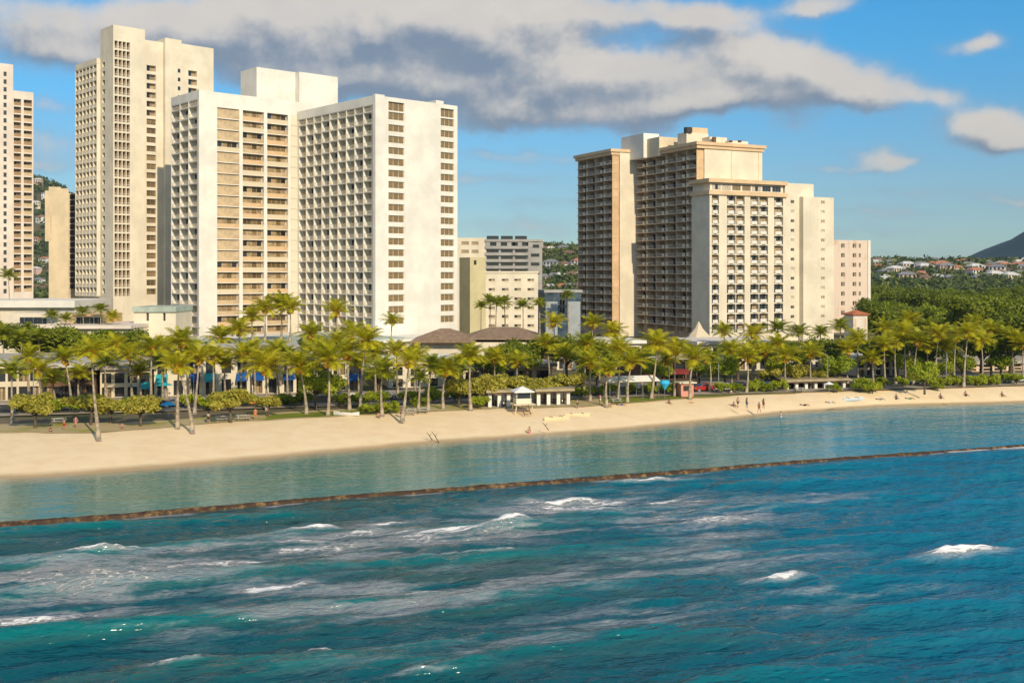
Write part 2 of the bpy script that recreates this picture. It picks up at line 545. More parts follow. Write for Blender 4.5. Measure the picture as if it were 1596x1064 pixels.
# ------------------------------------------------------------------ noise on arrays
def vnoise(x, y, seed=0):
    xi, yi = np.floor(x).astype(np.int64), np.floor(y).astype(np.int64)
    fx, fy = x - xi, y - yi
    fx, fy = fx * fx * (3 - 2 * fx), fy * fy * (3 - 2 * fy)
    def h(a, b):
        n = (a * 374761393 + b * 668265263 + seed * 1442695041) & 0x7fffffff
        n = ((n ^ (n >> 13)) * 1274126177) & 0x7fffffff
        return ((n ^ (n >> 16)) & 0xffff) / 65535.0
    return (h(xi, yi) * (1 - fx) + h(xi + 1, yi) * fx) * (1 - fy) + (h(xi, yi + 1) * (1 - fx) + h(xi + 1, yi + 1) * fx) * fy
def fbm(x, y, o=4, seed=0, gain=.5):
    s, a, t = 0, 1, 0
    for i in range(o):
        s = s + a * vnoise(x * 2 ** i, y * 2 ** i, seed + i * 17)
        t += a
        a *= gain
    return s / t
def smooth(v, lo, hi):
    t = np.clip((v - lo) / (hi - lo), 0, 1)
    return t * t * (3 - 2 * t)

# ------------------------------------------------------------------ shoreline, beach, ground
WL = [gnd(x, y, 0) for x, y in ((0, 745), (80, 742), (159, 736), (279, 726), (399, 716), (540, 702), (640, 693), (697, 689), (822, 680), (947, 671), (1070, 660), (1216, 643), (1368, 632.5), (1480, 629), (1596, 626.5))]
SL = [gnd(x, y, 1.8) for x, y in ((0, 676), (150, 675), (250, 669), (339, 661), (440, 655), (540, 650), (640, 643), (697, 641), (797, 637), (905, 634), (1000, 627), (1070, 622), (1234, 613), (1412, 607), (1596, 602))]
SLOPE = .275
def ext(L):
    a, b = L[0], L[-1]
    return [(a[0] - 900, a[1] - 900 * .3), (a[0] - 100, a[1] - 24)] + L + [(b[0] + 100, b[1] + 26), (b[0] + 1500, b[1] + 1500 * .3)]
WLx, SLx = np.array(ext(WL)), np.array(ext(SL))
def yW(X): return np.interp(X, WLx[:, 0], WLx[:, 1])
def yS(X): return np.interp(X, SLx[:, 0], SLx[:, 1])
BRK = [gnd(x, y, 0) for x, y in ((0, 820), (140, 810.5), (270, 800), (400, 789), (530, 778), (680, 767), (822, 756), (950, 746), (1070, 737), (1200, 726), (1323, 716.5), (1475, 706), (1596, 697))]
BKx = np.array([(BRK[0][0] - 300, BRK[0][1] - 100)] + BRK + [(BRK[-1][0] + 400, BRK[-1][1] + 150)])
def yB(X): return np.interp(X, BKx[:, 0], BKx[:, 1])
def yR(X): return 175.0 + (X + 62) * .262          # road centre line

XS = np.unique(np.concatenate([np.linspace(-600, -160, 12), np.arange(-160, 200, 2.0), np.linspace(200, 1200, 20)]))
# sand: from under the water up to the edge of the park
prof = [(-30, -2.2), (-12, -.9), (-5, -.35), (0, 0.0), (.12, .35), (.3, .8), (.55, 1.3), (.8, 1.68), (1.0, 1.96)]
V, F = [], []
for j, (t, z) in enumerate(prof):
    w_, s_ = yW(XS), yS(XS)
    wig = (fbm(XS / 7.0, XS * 0 + j * .3, 3, 5) - .5) * 1.6
    y = w_ + t + wig * 0 if t < 0 else w_ + (s_ - w_) * t
    y = y + (wig if 0 <= t < .9 else 0)
    zz = z + ((fbm(XS / 3.0, XS * 0 + j * 3.1, 3, 9) - .5) * .12 if t > .05 else 0)
    V += list(zip(XS, y, zz * np.ones_like(XS)))
y = yS(XS) + 6
V += list(zip(XS, y, np.full_like(XS, 1.85)))
n = len(XS)
rows_n = len(prof) + 1
F = [(j * n + i, j * n + i + 1, (j + 1) * n + i + 1, (j + 1) * n + i) for j in range(rows_n - 1) for i in range(n - 1)]
SAND = bpy.data.materials.new('beach_sand')
SAND.use_nodes = True
t = SAND.node_tree
b = t.nodes['Principled BSDF']
geo = nd(t, 'ShaderNodeNewGeometry')
pos = geo.outputs['Position']
sz = nd(t, 'ShaderNodeSeparateXYZ', {0: pos}).outputs[2]
nz = nd(t, 'ShaderNodeTexNoise', {'Vector': pos, 'Scale': .35, 'Detail': 7.0, 'Roughness': .65}).outputs['Fac']
nf = nd(t, 'ShaderNodeTexNoise', {'Vector': pos, 'Scale': 2.2, 'Detail': 6.0, 'Roughness': .7}).outputs['Fac']
dry = mixc(t, sstep(t, nz, .35, .7), (.95, .75, .47), (.89, .67, .40))
dry = mixc(t, sstep(t, nf, .58, .75, 0, .45), dry, (.66, .49, .31))
wet = mixc(t, sstep(t, mth(t, 'ADD', sz, mth(t, 'MULTIPLY', nz, .25)), .16, .48), (.50, .36, .20), dry)
t.links.new(wet, b.inputs['Base Color'])
b.inputs['Roughness'].default_value = .9
b.inputs['Specular IOR Level'].default_value = .15
bp = nd(t, 'ShaderNodeBump', {'Strength': .5, 'Distance': .12, 'Height': nf})
t.links.new(bp.outputs[0], b.inputs['Normal'])
tag(link('beach', npmesh('beach', V, F, [SAND], smooth=True)), kind='structure')

# ground inland, one sheet to the horizon
XG = np.unique(np.concatenate([np.linspace(-9000, -600, 10), XS, np.linspace(1200, 9000, 10)]))
V = []
offs = [4.0, 12.0, 40.0]
for k in range(len(offs) + 2):
    if k < len(offs):
        y = yS(XG) + offs[k]
    else:
        y = np.full_like(XG, [1500.0, 12000.0][k - len(offs)]) + np.maximum(yS(XG), 0) * 1.1
    V += list(zip(XG, y, np.full_like(XG, 1.90)))
n = len(XG)
F = [(j * n + i, j * n + i + 1, (j + 1) * n + i + 1, (j + 1) * n + i) for j in range(len(offs) + 1) for i in range(n - 1)]
GROUND = mat('ground_soil', (.19, .15, .09), var=.1, scale=.05, col2=(.07, .085, .03), lo=.4, hi=.6, bump=.3)
tag(link('ground', npmesh('ground', V, F, [GROUND])), kind='structure')

def strip(name, fa, fb, z, material, x0=-200, x1=330, step=1.5, wob=0.0, kind='structure'):
    xs = np.arange(x0, x1, step)
    ya, yb = fa(xs), fb(xs)
    ya = ya + (fbm(xs / 5.0, xs * 0, 4, 3) - .5) * wob
    k = 6
    V = []
    for j in range(k + 1):
        y = ya + (yb - ya) * j / k
        V += list(zip(xs, y, np.full_like(xs, z)))
    n = len(xs)
    F = [(j * n + i, j * n + i + 1, (j + 1) * n + i + 1, (j + 1) * n + i) for j in range(k) for i in range(n - 1)]
    return tag(link(name, npmesh(name, V, F, [material])), kind=kind)
GRASS = mat('park_grass', (.33, .32, .05), var=.15, scale=.22, col2=(.52, .41, .22), lo=.30, hi=.58, bump=.5, bscale=3.0)
GRASS2 = mat('green_lawn', (.20, .24, .015), var=.15, scale=.25, col2=(.12, .16, .012), lo=.4, hi=.7, bump=.5, bscale=3.0)
PAVE = mat('promenade_paving', (.44, .37, .28), var=.1, scale=.5, bump=.1)
ASPH = mat('asphalt', (.055, .053, .05), var=.15, scale=.5, bump=.15)
strip('lawn', lambda x: yS(x) - .3, lambda x: np.minimum(yS(x) + 9, yR(x) - 11.2), 2.0, GRASS, wob=2.5)
strip('lawn_green', lambda x: yS(x) + .8, lambda x: np.minimum(yS(x) + 6.5, yR(x) - 11.4), 2.012, GRASS2, x0=-36, x1=-15, wob=1.5)
strip('lawn_green', lambda x: yS(x) + .4, lambda x: np.minimum(yS(x) + 7, yR(x) - 11.4), 2.012, GRASS2, x0=15, x1=48, wob=1.5)
strip('promenade', lambda x: yR(x) - 11, lambda x: yR(x) - 6.5, 2.10, PAVE)
strip('road', lambda x: yR(x) - 6.5, lambda x: yR(x) + 6.5, 1.96, ASPH)
strip('pavement', lambda x: yR(x) + 6.5, lambda x: yR(x) + 11, 2.10, PAVE)
kb = MB()
for sgn in (-1, 1):
    for i in range(-60, 110):
        x = i * 3.0
        y0, y1 = yR(x) + sgn * 6.4, yR(x + 2.99) + sgn * 6.4
        kb.face([(x, y0 - .1, 2.12), (x + 2.99, y1 - .1, 2.12), (x + 2.99, y1 + .1, 2.12), (x, y0 + .1, 2.12)], CONC)
        kb.face([(x, y0 - sgn * .1, 1.9), (x + 2.99, y1 - sgn * .1, 1.9), (x + 2.99, y1 - sgn * .1, 2.12), (x, y0 - sgn * .1, 2.12)], CONC)
tag(kb.build('kerb'), kind='structure')
rm = MB()
for i in range(-30, 56):
    for off in (-2.2, 2.2):
        x = i * 6.0
        rm.face([(x, yR(x) + off - .08, 1.966), (x + 3, yR(x + 3) + off - .08, 1.966), (x + 3, yR(x + 3) + off + .08, 1.966), (x, yR(x) + off + .08, 1.966)], WHITEC)
tag(rm.build('road_markings'), kind='structure')

# ------------------------------------------------------------------ sea
xd = np.concatenate([-75 - np.cumsum(np.geomspace(.5, 260, 34))[::-1], np.arange(-75, 112, .28), 112 + np.cumsum(np.geomspace(.5, 260, 34))])
yd = np.concatenate([46 - np.cumsum(np.geomspace(.5, 260, 34))[::-1], np.arange(46, 130, .25), np.arange(130, 206, .5), 206 + np.cumsum(np.geomspace(.6, 90, 12))])
X, Y = np.meshgrid(xd, yd)
db = Y - yB(X)                                     # > 0 in the lagoon
dw = yW(X) - Y                                     # > 0 seaward of the waterline
lag = smooth(db, -1.0, 1.5)
near = smooth(X, -160, -76) * (1 - smooth(X, 113, 220)) * smooth(Y, -20, 45)
amp = (1 - lag * .93) * (.25 + .75 * near)
Z = np.zeros_like(X)
ux, uy = math.cos(R(17)), math.sin(R(17))           # along the crests
T = X * ux + Y * uy
N = -X * uy + Y * ux
wx = (fbm(T / 30, N / 12, 3, 41) - .5) * 7
wy = (fbm(T / 26, N / 11, 3, 43) - .5) * 5
r2 = np.random.default_rng(3)
for i in range(46):
    lam = 1.3 * (13.0 / 1.3) ** (i / 45.0)
    spread = 20 if lam > 5 else 44
    th = R(107 + r2.normal(0, spread * .5))
    kx, ky = math.cos(th) * 2 * math.pi / lam, math.sin(th) * 2 * math.pi / lam
    ph = r2.uniform(0, 6.28)
    s = np.sin((X + wx * min(1, lam / 6)) * kx + (Y + wy * min(1, lam / 6)) * ky + ph)
    Z += .0105 * lam ** .8 * (2 * ((s + 1) / 2) ** 1.6 - .85)
# swell lines
sw = np.sin((N + wy * .9 + wx * .3) * 2 * math.pi / 10.5 + 1.0)
gate = .35 + 1.1 * smooth(fbm(T / 34, N / 9, 3, 11), .35, .7)
Z += .25 * gate * (2 * ((sw + 1) / 2) ** 2.0 - .7)
calm = 1 - .75 * np.exp(-(db / 2.2) ** 2)
Z *= amp * .9 * calm
foam = np.zeros_like(X)
# breaking crests: pixel centre, half length along crest (m), half width (m), crest height, foam strength
CRESTS = [(488, 823, 2.6, .9, .55, 1.25), (795, 815, 2.0, 1.0, .75, 1.3), (425, 905, 2.9, .8, .35, 1.1), (1500, 862, 3.4, 1.3, .5, 1.35), (1215, 900, 2.2, .7, .35, 1.05),
          (150, 862, 3.0, .5, .45, .95), (190, 857, 3.2, .45, .4, .85), (1010, 747, 4.6, .6, .25, .9), (880, 775, 5.0, .7, .25, .95), (940, 795, 3.0, .8, .2, .8), (700, 862, 5.5, .4, .4, .75), (790, 852, 2.4, .5, .4, .9),
          (80, 948, 3.2, .7, .3, .85), (20, 900, 2.4, .5, .3, .85), (495, 1002, 1.8, .3, .35, .8), (270, 1026, 3.0, .3, .35, .75), (600, 808, 2.6, .5, .15, .8), (470, 838, 4.0, .45, .2, .8), (560, 826, 3.0, .5, .1, .75),
          (1115, 830, 5.0, 1.3, .1, .62), (1085, 775, 3.2, 1.4, .1, .66), (1270, 765, 2.0, .35, .2, .6), (650, 1040, 2.0, .25, .2, .5)]
for (px, py, hl, hw, hh, fs) in CRESTS:
    cx, cy = gnd(px, py, .3)
    ct, cn = cx * ux + cy * uy, -cx * uy + cy * ux
    dt, dn = T - ct, N - cn - (fbm(T / 3.0, T * 0 + px, 3, 5) - .5) * 1.4
    e = np.exp(-(dt / hl) ** 2 * .8)
    Z += hh * e * np.exp(-(dn / (hw * .9)) ** 2) * (.6 + .8 * fbm(X / .9, Y / .9, 3, 77))
    tail = np.where(dn > 0, dn / (hw * 1.3), -dn / (hw * .8))
    foam = np.maximum(foam, fs * e * np.exp(-tail ** 2))
# torn streaks of drifting foam, with cloud and building reflections painted in as pale bands
st = fbm((T + wx) / 7.0, (N + wy * .3) / 1.1, 5, 21, .6)
band = np.zeros_like(X)
for (px, py, hl, hn, s) in ((150, 900, 17, 8, .52), (420, 860, 15, 6, .56), (700, 825, 16, 5.5, .58), (950, 785, 13, 5, .64), (1090, 805, 10, 4.5, .56), (60, 960, 9, 5, .52), (600, 930, 18, 6, .46), (850, 900, 14, 4, .36), (1150, 860, 12, 5, .36), (330, 960, 14, 4, .36), (1000, 960, 16, 4, .28), (1300, 930, 12, 4, .28), (750, 1010, 12, 3, .28), (1250, 780, 12, 5, .30)):
    cx, cy = gnd(px, py, 0)
    ct, cn = cx * ux + cy * uy, -cx * uy + cy * ux
    band = np.maximum(band, s * np.exp(-((T - ct) / hl) ** 2 - ((N - cn) / hn) ** 2))
foam = np.maximum(foam, band * smooth(st, .34, .62) * 1.15 + band * .30)
foam = foam * (1 - lag)
# swash on the breakwater and at the waterline
foam = np.maximum(foam, .62 * np.exp(-((db + .55) / .45) ** 2) * smooth(fbm(X / 4.5, Y / 8, 3, 61), .45, .62))
ov = smooth(X, 46, 58) * smooth(fbm(X / 3.2, Y / 3.0, 3, 91), .30, .55)
foam = np.maximum(foam, .80 * ov * np.exp(-((db - .1) / 1.3) ** 2))
Z += .16 * ov * np.exp(-((db + .1) / .8) ** 2)
edge = np.exp(-((dw - .5) / .55) ** 2) * smooth(fbm(X / 6, Y * 0, 3, 19), .42, .62) * .45
foam = np.maximum(foam, edge)
rgt = smooth(X, 8, 60)
n = len(xd)
idx = np.arange(len(yd) * n).reshape(len(yd), n)
F = np.stack([idx[:-1, :-1], idx[:-1, 1:], idx[1:, 1:], idx[1:, :-1]], -1).reshape(-1, 4)
# drop the part lying far inland
keep = (dw[:-1, :-1].ravel() > -14)
F = F[keep]
Vs = np.stack([X, Y, Z], -1).reshape(-1, 3)
used = np.zeros(len(Vs), bool); used[F.ravel()] = True
remap = np.cumsum(used) - 1
F = remap[F]
me = None
SEA = bpy.data.materials.new('sea_water')
SEA.use_nodes = True
me = npmesh('sea', Vs[used], F, [SEA], smooth=True)
depth = np.clip(dw / 26.0, 0, 1) * lag + (1 - lag) * 1.0
for nme, arr in (('foam', foam), ('lagoon', lag), ('depth', depth), ('crest', Z)):
    a = me.attributes.new(nme, 'FLOAT', 'POINT')
    a.data.foreach_set('value', arr.reshape(-1)[used].astype(np.float32))
t = SEA.node_tree
b = t.nodes['Principled BSDF']
pos = nd(t, 'ShaderNodeNewGeometry').outputs['Position']
mp = nd(t, 'ShaderNodeMapping', {'Vector': pos, 'Rotation': (0, 0, R(-17))})
al = mp.outputs[0]
A = lambda nme: nd(t, 'ShaderNodeAttribute', None, attribute_name=nme).outputs['Fac']
fo, lg, dp, cr = A('foam'), A('lagoon'), A('depth'), A('crest')
big = nd(t, 'ShaderNodeTexNoise', {'Vector': nd(t, 'ShaderNodeMapping', {'Vector': al, 'Scale': (.028, .07, 1)}).outputs[0], 'Scale': 1.0, 'Detail': 4.0}).outputs['Fac']
med = nd(t, 'ShaderNodeTexNoise', {'Vector': nd(t, 'ShaderNodeMapping', {'Vector': al, 'Scale': (.16, .5, 1)}).outputs[0], 'Scale': 1.0, 'Detail': 5.0, 'Roughness': .6}).outputs['Fac']
sx_ = nd(t, 'ShaderNodeSeparateXYZ', {0: pos}).outputs[0]
right_ = sstep(t, sx_, -5.0, 45.0)
deep = mixc(t, right_, (.0005, .085, .108), (.0003, .14, .232))
reef = mixc(t, right_, (.030, .085, .085), (.001, .155, .235))
deep = mixc(t, sstep(t, big, .42, .62), deep, reef)
deep = mixc(t, sstep(t, cr, -.1, .55), deep, mixc(t, right_, (.001, .15, .155), (.001, .17, .28)))
lagc = mixc(t, sstep(t, sx_, 10.0, 52.0), (.07, .225, .19), (.003, .26, .39))
lagc = mixc(t, sstep(t, big, .40, .62), lagc, mixc(t, sstep(t, sx_, 10.0, 52.0), (.04, .215, .215), (.005, .28, .40)))
lagc = mixc(t, sstep(t, dp, .0, .22), (.42, .38, .24), lagc)
wcol = mixc(t, lg, deep, lagc)
f1 = nd(t, 'ShaderNodeTexNoise', {'Vector': nd(t, 'ShaderNodeMapping', {'Vector': al, 'Scale': (.8, 1.5, 1.0)}).outputs[0], 'Scale': 1.7, 'Detail': 8.0, 'Roughness': .75}).outputs['Fac']
vo = nd(t, 'ShaderNodeTexVoronoi', {'Vector': nd(t, 'ShaderNodeMapping', {'Vector': al, 'Scale': (.7, 1.2, 1.0)}).outputs[0], 'Scale': 1.6}, feature='DISTANCE_TO_EDGE').outputs['Distance']
lace = sstep(t, vo, .0, .22, 1.0, .0)
thr = mth(t, 'SUBTRACT', 1.08, fo)
fm = sstep(t, mth(t, 'SUBTRACT', mth(t, 'ADD', mth(t, 'MULTIPLY', f1, .95), mth(t, 'MULTIPLY', lace, .10)), thr), -.04, .22)
fm = mth(t, 'MULTIPLY', fm, mth(t, 'MULTIPLY_ADD', fo, .55, .42), clamp=True)
foam_sheen = mth(t, 'MULTIPLY', sstep(t, mth(t, 'MULTIPLY', mth(t, 'MULTIPLY', fo, mth(t, 'MULTIPLY_ADD', med, 1.6, .2)), mth(t, 'MULTIPLY_ADD', f1, 2.4, -.2)), .05, .6), .56)
wcol = mixc(t, foam_sheen, wcol, (.42, .41, .43))  # pale grey for thin foam and for reflected sheen put into the water colour
t.links.new(mixc(t, fm, wcol, (.88, .87, .85)), b.inputs['Base Color'])
rl = mixc(t, lg, (.17, .17, .17), (.10, .10, .10))
rg = mixc(t, fm, rl, (.75, .75, .75))
t.links.new(nd(t, 'ShaderNodeSeparateColor', {0: rg}).outputs[0], b.inputs['Roughness'])
b.inputs['IOR'].default_value = 1.33
b1 = nd(t, 'ShaderNodeTexNoise', {'Vector': nd(t, 'ShaderNodeMapping', {'Vector': al, 'Scale': (.26, .85, 1.0)}).outputs[0], 'Scale': 1.0, 'Detail': 3.0, 'Roughness': .62, 'Distortion': .25}).outputs['Fac']
b2 = nd(t, 'ShaderNodeTexNoise', {'Vector': nd(t, 'ShaderNodeMapping', {'Vector': al, 'Scale': (.75, 2.3, 1.0)}).outputs[0], 'Scale': 1.0, 'Detail': 2.0, 'Roughness': .6}).outputs['Fac']
hgt = mth(t, 'ADD', b1, mth(t, 'MULTIPLY', b2, .34))
hgt = mth(t, 'ADD', hgt, mth(t, 'MULTIPLY', fm, .25))
stn = mixc(t, lg, (1.0, 1.0, 1.0), (.20, .20, .20))
bpn = nd(t, 'ShaderNodeBump', {'Strength': nd(t, 'ShaderNodeSeparateColor', {0: stn}).outputs[0], 'Distance': .58, 'Height': hgt})
t.links.new(bpn.outputs[0], b.inputs['Normal'])
tag(link('sea', me), kind='structure')
# sea floor far beyond the sheet is never seen; the sheet itself runs past the horizon

# ------------------------------------------------------------------ breakwater
ROCK = mat('wet_reef_rock', (.055, .03, .016), var=.25, scale=1.3, col2=(.26, .155, .06), lo=.46, hi=.70, bump=.8, bscale=2.5, rough=.7)
bx = np.arange(-160, 200, .2)
by = yB(bx)
V = []
prof = [(-.3, -.9), (-.18, -.1), (-.08, .10), (.0, .20), (.08, .27), (.2, .31), (.33, .32), (.45, .32), (.57, .30), (.68, .25), (.75, .14), (.8, .0), (.95, -.9)]
for j, (d, z) in enumerate(prof):
    jz = (fbm(bx / 1.1, bx * 0 + j * .9, 4, 31, .65) - .5) * (.26 if z > 0 else .1)
    jy = (fbm(bx / 1.0, bx * 0 + j * 1.3, 4, 33, .65) - .5) * .26
    low = smooth(bx, 56, 74) * .0
    V += list(zip(bx, by + d + jy, z + jz - (low if z > 0 else 0)))
n = len(bx)
F = [(j * n + i, j * n + i + 1, (j + 1) * n + i + 1, (j + 1) * n + i) for j in range(len(prof) - 1) for i in range(n - 1)]
tag(link('breakwater', npmesh('breakwater', V, F, [ROCK])), 'long low brown rock breakwater between the rough sea and the calm lagoon', 'breakwater')

# ------------------------------------------------------------------ far hills
gx, gy = np.meshgrid(np.arange(-2600, 3600, 22.0), np.concatenate([np.arange(560, 2300, 22.0), np.arange(2300, 5200, 60.0)]))
pxs = CX + gx / gy * FPX                             # bearing of each point
ridge_px = [(-800, 150), (0, 230), (40, 275), (60, 281), (95, 296), (130, 330), (330, 372), (600, 392), (760, 398), (845, 392), (905, 396), (1100, 410), (1360, 416), (1440, 418), (1600, 417), (2600, 420)]
rp = np.array(ridge_px)
ridge_y = np.interp(pxs, rp[:, 0], rp[:, 1])
dist = np.interp(pxs, [-800, 60, 400, 860, 1000, 1400, 2400], [1900, 1800, 1500, 1250, 1200, 1150, 1150])
zr = 23 + (HY - ridge_y) / FPX * dist
ramp = smooth(gy, dist - 560, dist)
gz = 1.5 + (zr - 1.5) * ramp - smooth(gy, dist + 60, dist + 700) * 20
gz += (fbm(gx / 130, gy / 130, 4, 51) - .5) * 7 * ramp
n = gx.shape[1]
def gridfaces(a, b):
    idx = np.arange(a * b).reshape(a, b)
    return np.stack([idx[:-1, :-1], idx[:-1, 1:], idx[1:, 1:], idx[1:, :-1]], -1).reshape(-1, 4)
HILL = mat('hill_ground', (.055, .075, .03), var=.1, scale=.02, col2=(.15, .115, .065), lo=.42, hi=.62)
gz0 = np.where(gy < 600, -2.0, gz)
tag(link('hillside', npmesh('hillside', np.stack([gx, gy, gz0], -1).reshape(-1, 3), gridfaces(*gx.shape), [HILL], smooth=True)), kind='structure')
def hz_at(x, y):
    px = CX + x / y * FPX
    ry = np.interp(px, rp[:, 0], rp[:, 1])
    ds = np.interp(px, [-800, 60, 400, 860, 1000, 1400, 2400], [1900, 1800, 1500, 1250, 1200, 1150, 1150])
    z = 23 + (HY - ry) / FPX * ds
    rr = smooth(y, ds - 560, ds)
    return 1.5 + (z - 1.5) * rr - smooth(y, ds + 60, ds + 700) * 20 + (fbm(np.array([x / 130]), np.array([y / 130]), 4, 51)[0] - .5) * 7 * rr
# steep volcanic mountain rising past the right edge
mx, my = np.meshgrid(np.linspace(1050, 3400, 120), np.linspace(2300, 4200, 80))
mpx = CX + mx / 3000.0 * FPX
cr_ = np.interp(mpx, [1380, 1480, 1520, 1560, 1596, 1640, 1760, 1950, 2100, 2300], [428, 414, 407, 392, 371, 345, 285, 235, 250, 330])
mz = (23 + (HY - cr_) / FPX * 3000)
cross = np.exp(-((my - 3000) / 520.0) ** 2)
mz = mz * cross + (fbm(mx / 160, my / 160, 5, 71) - .5) * 60 * cross * smooth(mz, 30, 160) - 4
MOUNT = mat('mountain_scrub', (.004, .028, .030), var=.1, scale=.012, col2=(.016, .042, .036), lo=.45, hi=.68, bump=.5, bscale=.05)
tag(link('mountain', npmesh('mountain', np.stack([mx, my, mz], -1).reshape(-1, 3), gridfaces(*mx.shape), [MOUNT], smooth=True)), kind='structure')

# ================================================================== buildings
def rows_from(z0, pitch, n, h):
    return [(z0 + k * pitch, z0 + k * pitch + h) for k in range(n)]

def eggcrate(grid, items, x0, s0, s1, n, zs, mat_, dep=1.4, t=.22, sl=.2, wstyle=('mix', 'cream', 'dark'), rail_mat=None, rail_h=.95, win_w=.72, wname='window', panel_h=0.0):
    """balcony grid on a left-facing wall: upright fins, floor slabs, a window and a railing in each cell"""
    bw = (s1 - s0) / n
    for i in range(n + 1):
        s = s0 + i * bw
        grid.box(x0 - dep, x0 - .002, s - t / 2, s + t / 2, zs[0], zs[-1] + .003, mat_)
    for z in zs:
        for i in range(n):
            grid.box(x0 - dep + .04, x0 - .004, s0 + i * bw + t / 2, s0 + (i + 1) * bw - t / 2, z - sl, z, mat_)
    for k in range(len(zs) - 1):
        h = zs[k + 1] - zs[k] - sl
        for i in range(n):
            s = s0 + (i + .5) * bw
            st = wstyle[(k * 7 + i * 3 + (k * i) % 5) % len(wstyle)]
            items.append((wname, window(bw * win_w, h - .12, st), (x0 - .004, s, zs[k] + .01), LEFT))
            if panel_h:
                items.append(('balcony_panel', panel(bw - t - .02, panel_h, rail_mat or mat_), (x0 - dep + .14, s, zs[k] + .003), LEFT))
            else:
                items.append(('railing', railing(bw - t - .02, rail_h, rail_mat or mat_), (x0 - dep + .1, s, zs[k] + .003), LEFT))

# ---------- white hotel with grid of balconies
f = Frame(592, 265, 41.7)
rt = f.root('resort_hotel', 'large white hotel whose right wing is covered by a square grid of balconies')
xr, yr = f.lx(713), f.ly(471)
zt = f.z(149.5)
zt2 = f.z(141.5, f.lx(318, yr), yr)
xl = f.lx(318.5, yr)
yl = f.ly(275, xl)
pitch = (f.z(207.5, 8) - f.z(491.5, 8)) / 16.25
zlast = f.z(207.5, 8)
zr0 = zlast - 17 * pitch
rows = [(zr0 + k * pitch, zr0 + k * pitch + 1.72) for k in range(18)]
rows += [(zr0 + 18 * pitch + .1, zr0 + 18 * pitch + 2.0), (zr0 + 19 * pitch - .45, zr0 + 19 * pitch + 1.75)]
colA, colB = (f.lx(605.5), f.lx(630)), (f.lx(687), f.lx(707.5))
wall = MB()
facade(wall, front(0), 0, xr, 2, zt, [colA, colB], rows, .55, WHITE, DARK)
wall.box(0, xr, 0, yl, 2, zt, WHITE, skip='flt')
wall.face([(0, 0, 2), (0, yr + 3, 2), (0, yr + 3, zt), (0, 0, zt)], CREAM)
wall.face([(0, 0, zt - 1.2), (xr, 0, zt - 1.2), (xr, yl, zt - 1.2), (0, yl, zt - 1.2)], ROOFC)
items = []
for a, b_ in (colA, colB):
    for z0, z1 in rows:
        items.append(('window', window(b_ - a - .02, z1 - z0 - .02, 'bronze', WHITE, 3), ((a + b_) / 2, .34, z0 + .01), FRONT))
# corner pier and roof fascia of the grid wing
wall.box(-1.62, 1.1, -.45, .62, 2, zt + .25, WHITE)
wall.box(-1.55, -.01, .63, yr - .3, zt - 2.2, zt, WHITE)
wall.box(xr * .76, xr * .86, 1.5, 5, zt - .5, zt + 1.1, WHITE)
grid = MB()
zs = [zr0 - .95 + k * pitch for k in range(-2, 21)]
zs = [z for z in zs if 6 < z < zt - 2.0] + [zt - 2.15]
eggcrate(grid, items, 0, 1.15, yr - .6, 9, zs, WHITE, dep=1.5, win_w=.8, wstyle=('cream', 'tan', 'shut', 'mix', 'tan'), rail_mat=CREAM)
# middle wing, faces the sea in the corner of the L
mid_bays = [(f.lx(338.5, yr), f.lx(373, yr)), (f.lx(378.5, yr), f.lx(411.5, yr)), (f.lx(416.5, yr), f.lx(449, yr))]
zm = zs[:-1] + [zs[-2] + pitch, zs[-2] + 2 * pitch]
zm = [z for z in zm if z < zt2 - 1.6]
mrows = [(zm[k] + .02, zm[k + 1] - .16) for k in range(len(zm) - 1)]
facade(wall, front(yr), xl, -.02, 2, zt2, mid_bays, mrows, 1.0, WHITE, BROWNW)
wall.box(xl, xr - .02, yr, yl, 2, zt2, WHITE, skip='flt')
wall.face([(xl, yr, zt2 - 1), (xr - .02, yr, zt2 - 1), (xr - .02, yl, zt2 - 1), (xl, yl, zt2 - 1)], ROOFC)
wall.face([(0, yr, zt - 3), (xr - .02, yr, zt - 3), (xr - .02, yr, zt2), (0, yr, zt2)], WHITE)
wall.face([(xl, yr, 2), (xl, yl, 2), (xl, yl, zt2), (xl, yr, zt2)], CREAM)
for bi, (a, b_) in enumerate(mid_bays):
    w = b_ - a
    for k, (z0, z1) in enumerate(mrows):
        items.append(('window', window(w - .5, z1 - z0 - .1, ('tan', 'bronze', 'tan', 'mix')[(k * 3 + bi * 5 + k // 4) % 4], TAN, 4), ((a + b_) / 2, yr + .96, z0 + .01), FRONT))
        if bi == 0 and k > 6 and (k * 5) % 7 != 1:
            items.append(('screen', panel(w - .02, z1 - z0 - .32, TAN), ((a + b_) / 2, yr + .35, z0 + .01), FRONT))
        else:
            items.append(('balcony_panel', panel(w - .02, 1.02, (BEIGE, TAN, ORANGEW)[(k * 2 + bi + k // 3) % 3]), ((a + b_) / 2, yr + .12, z0 + .01), FRONT))
# narrow plain-panelled strip beside the inner corner
for k, (z0, z1) in enumerate(mrows):
    a, b_ = f.lx(453, yr), -1.6
    if b_ - a > .5:
        items.append(('wall_panel', panel(b_ - a, z1 - z0 - .05, CREAM, .12), ((a + b_) / 2, yr - .07, z0 + .02), FRONT))
# left-facing end: three wide columns of balconies
wall.box(xl - 1.5, xl - .01, yr + .5, yl, zt2 - 2.1, zt2 - .003, WHITE)
wall.box(xl - 1.58, xl + .6, yr - .3, yr + .45, 2, zt2 + .2, WHITE)
eggcrate(grid, items, xl, yr + .8, yl - .1, 3, [z for z in zm if z < zt2 - 2] + [zt2 - 2.1], WHITE, dep=1.5, win_w=.8, wstyle=('cream', 'tan', 'shut', 'mix', 'tan'), rail_mat=CREAM)
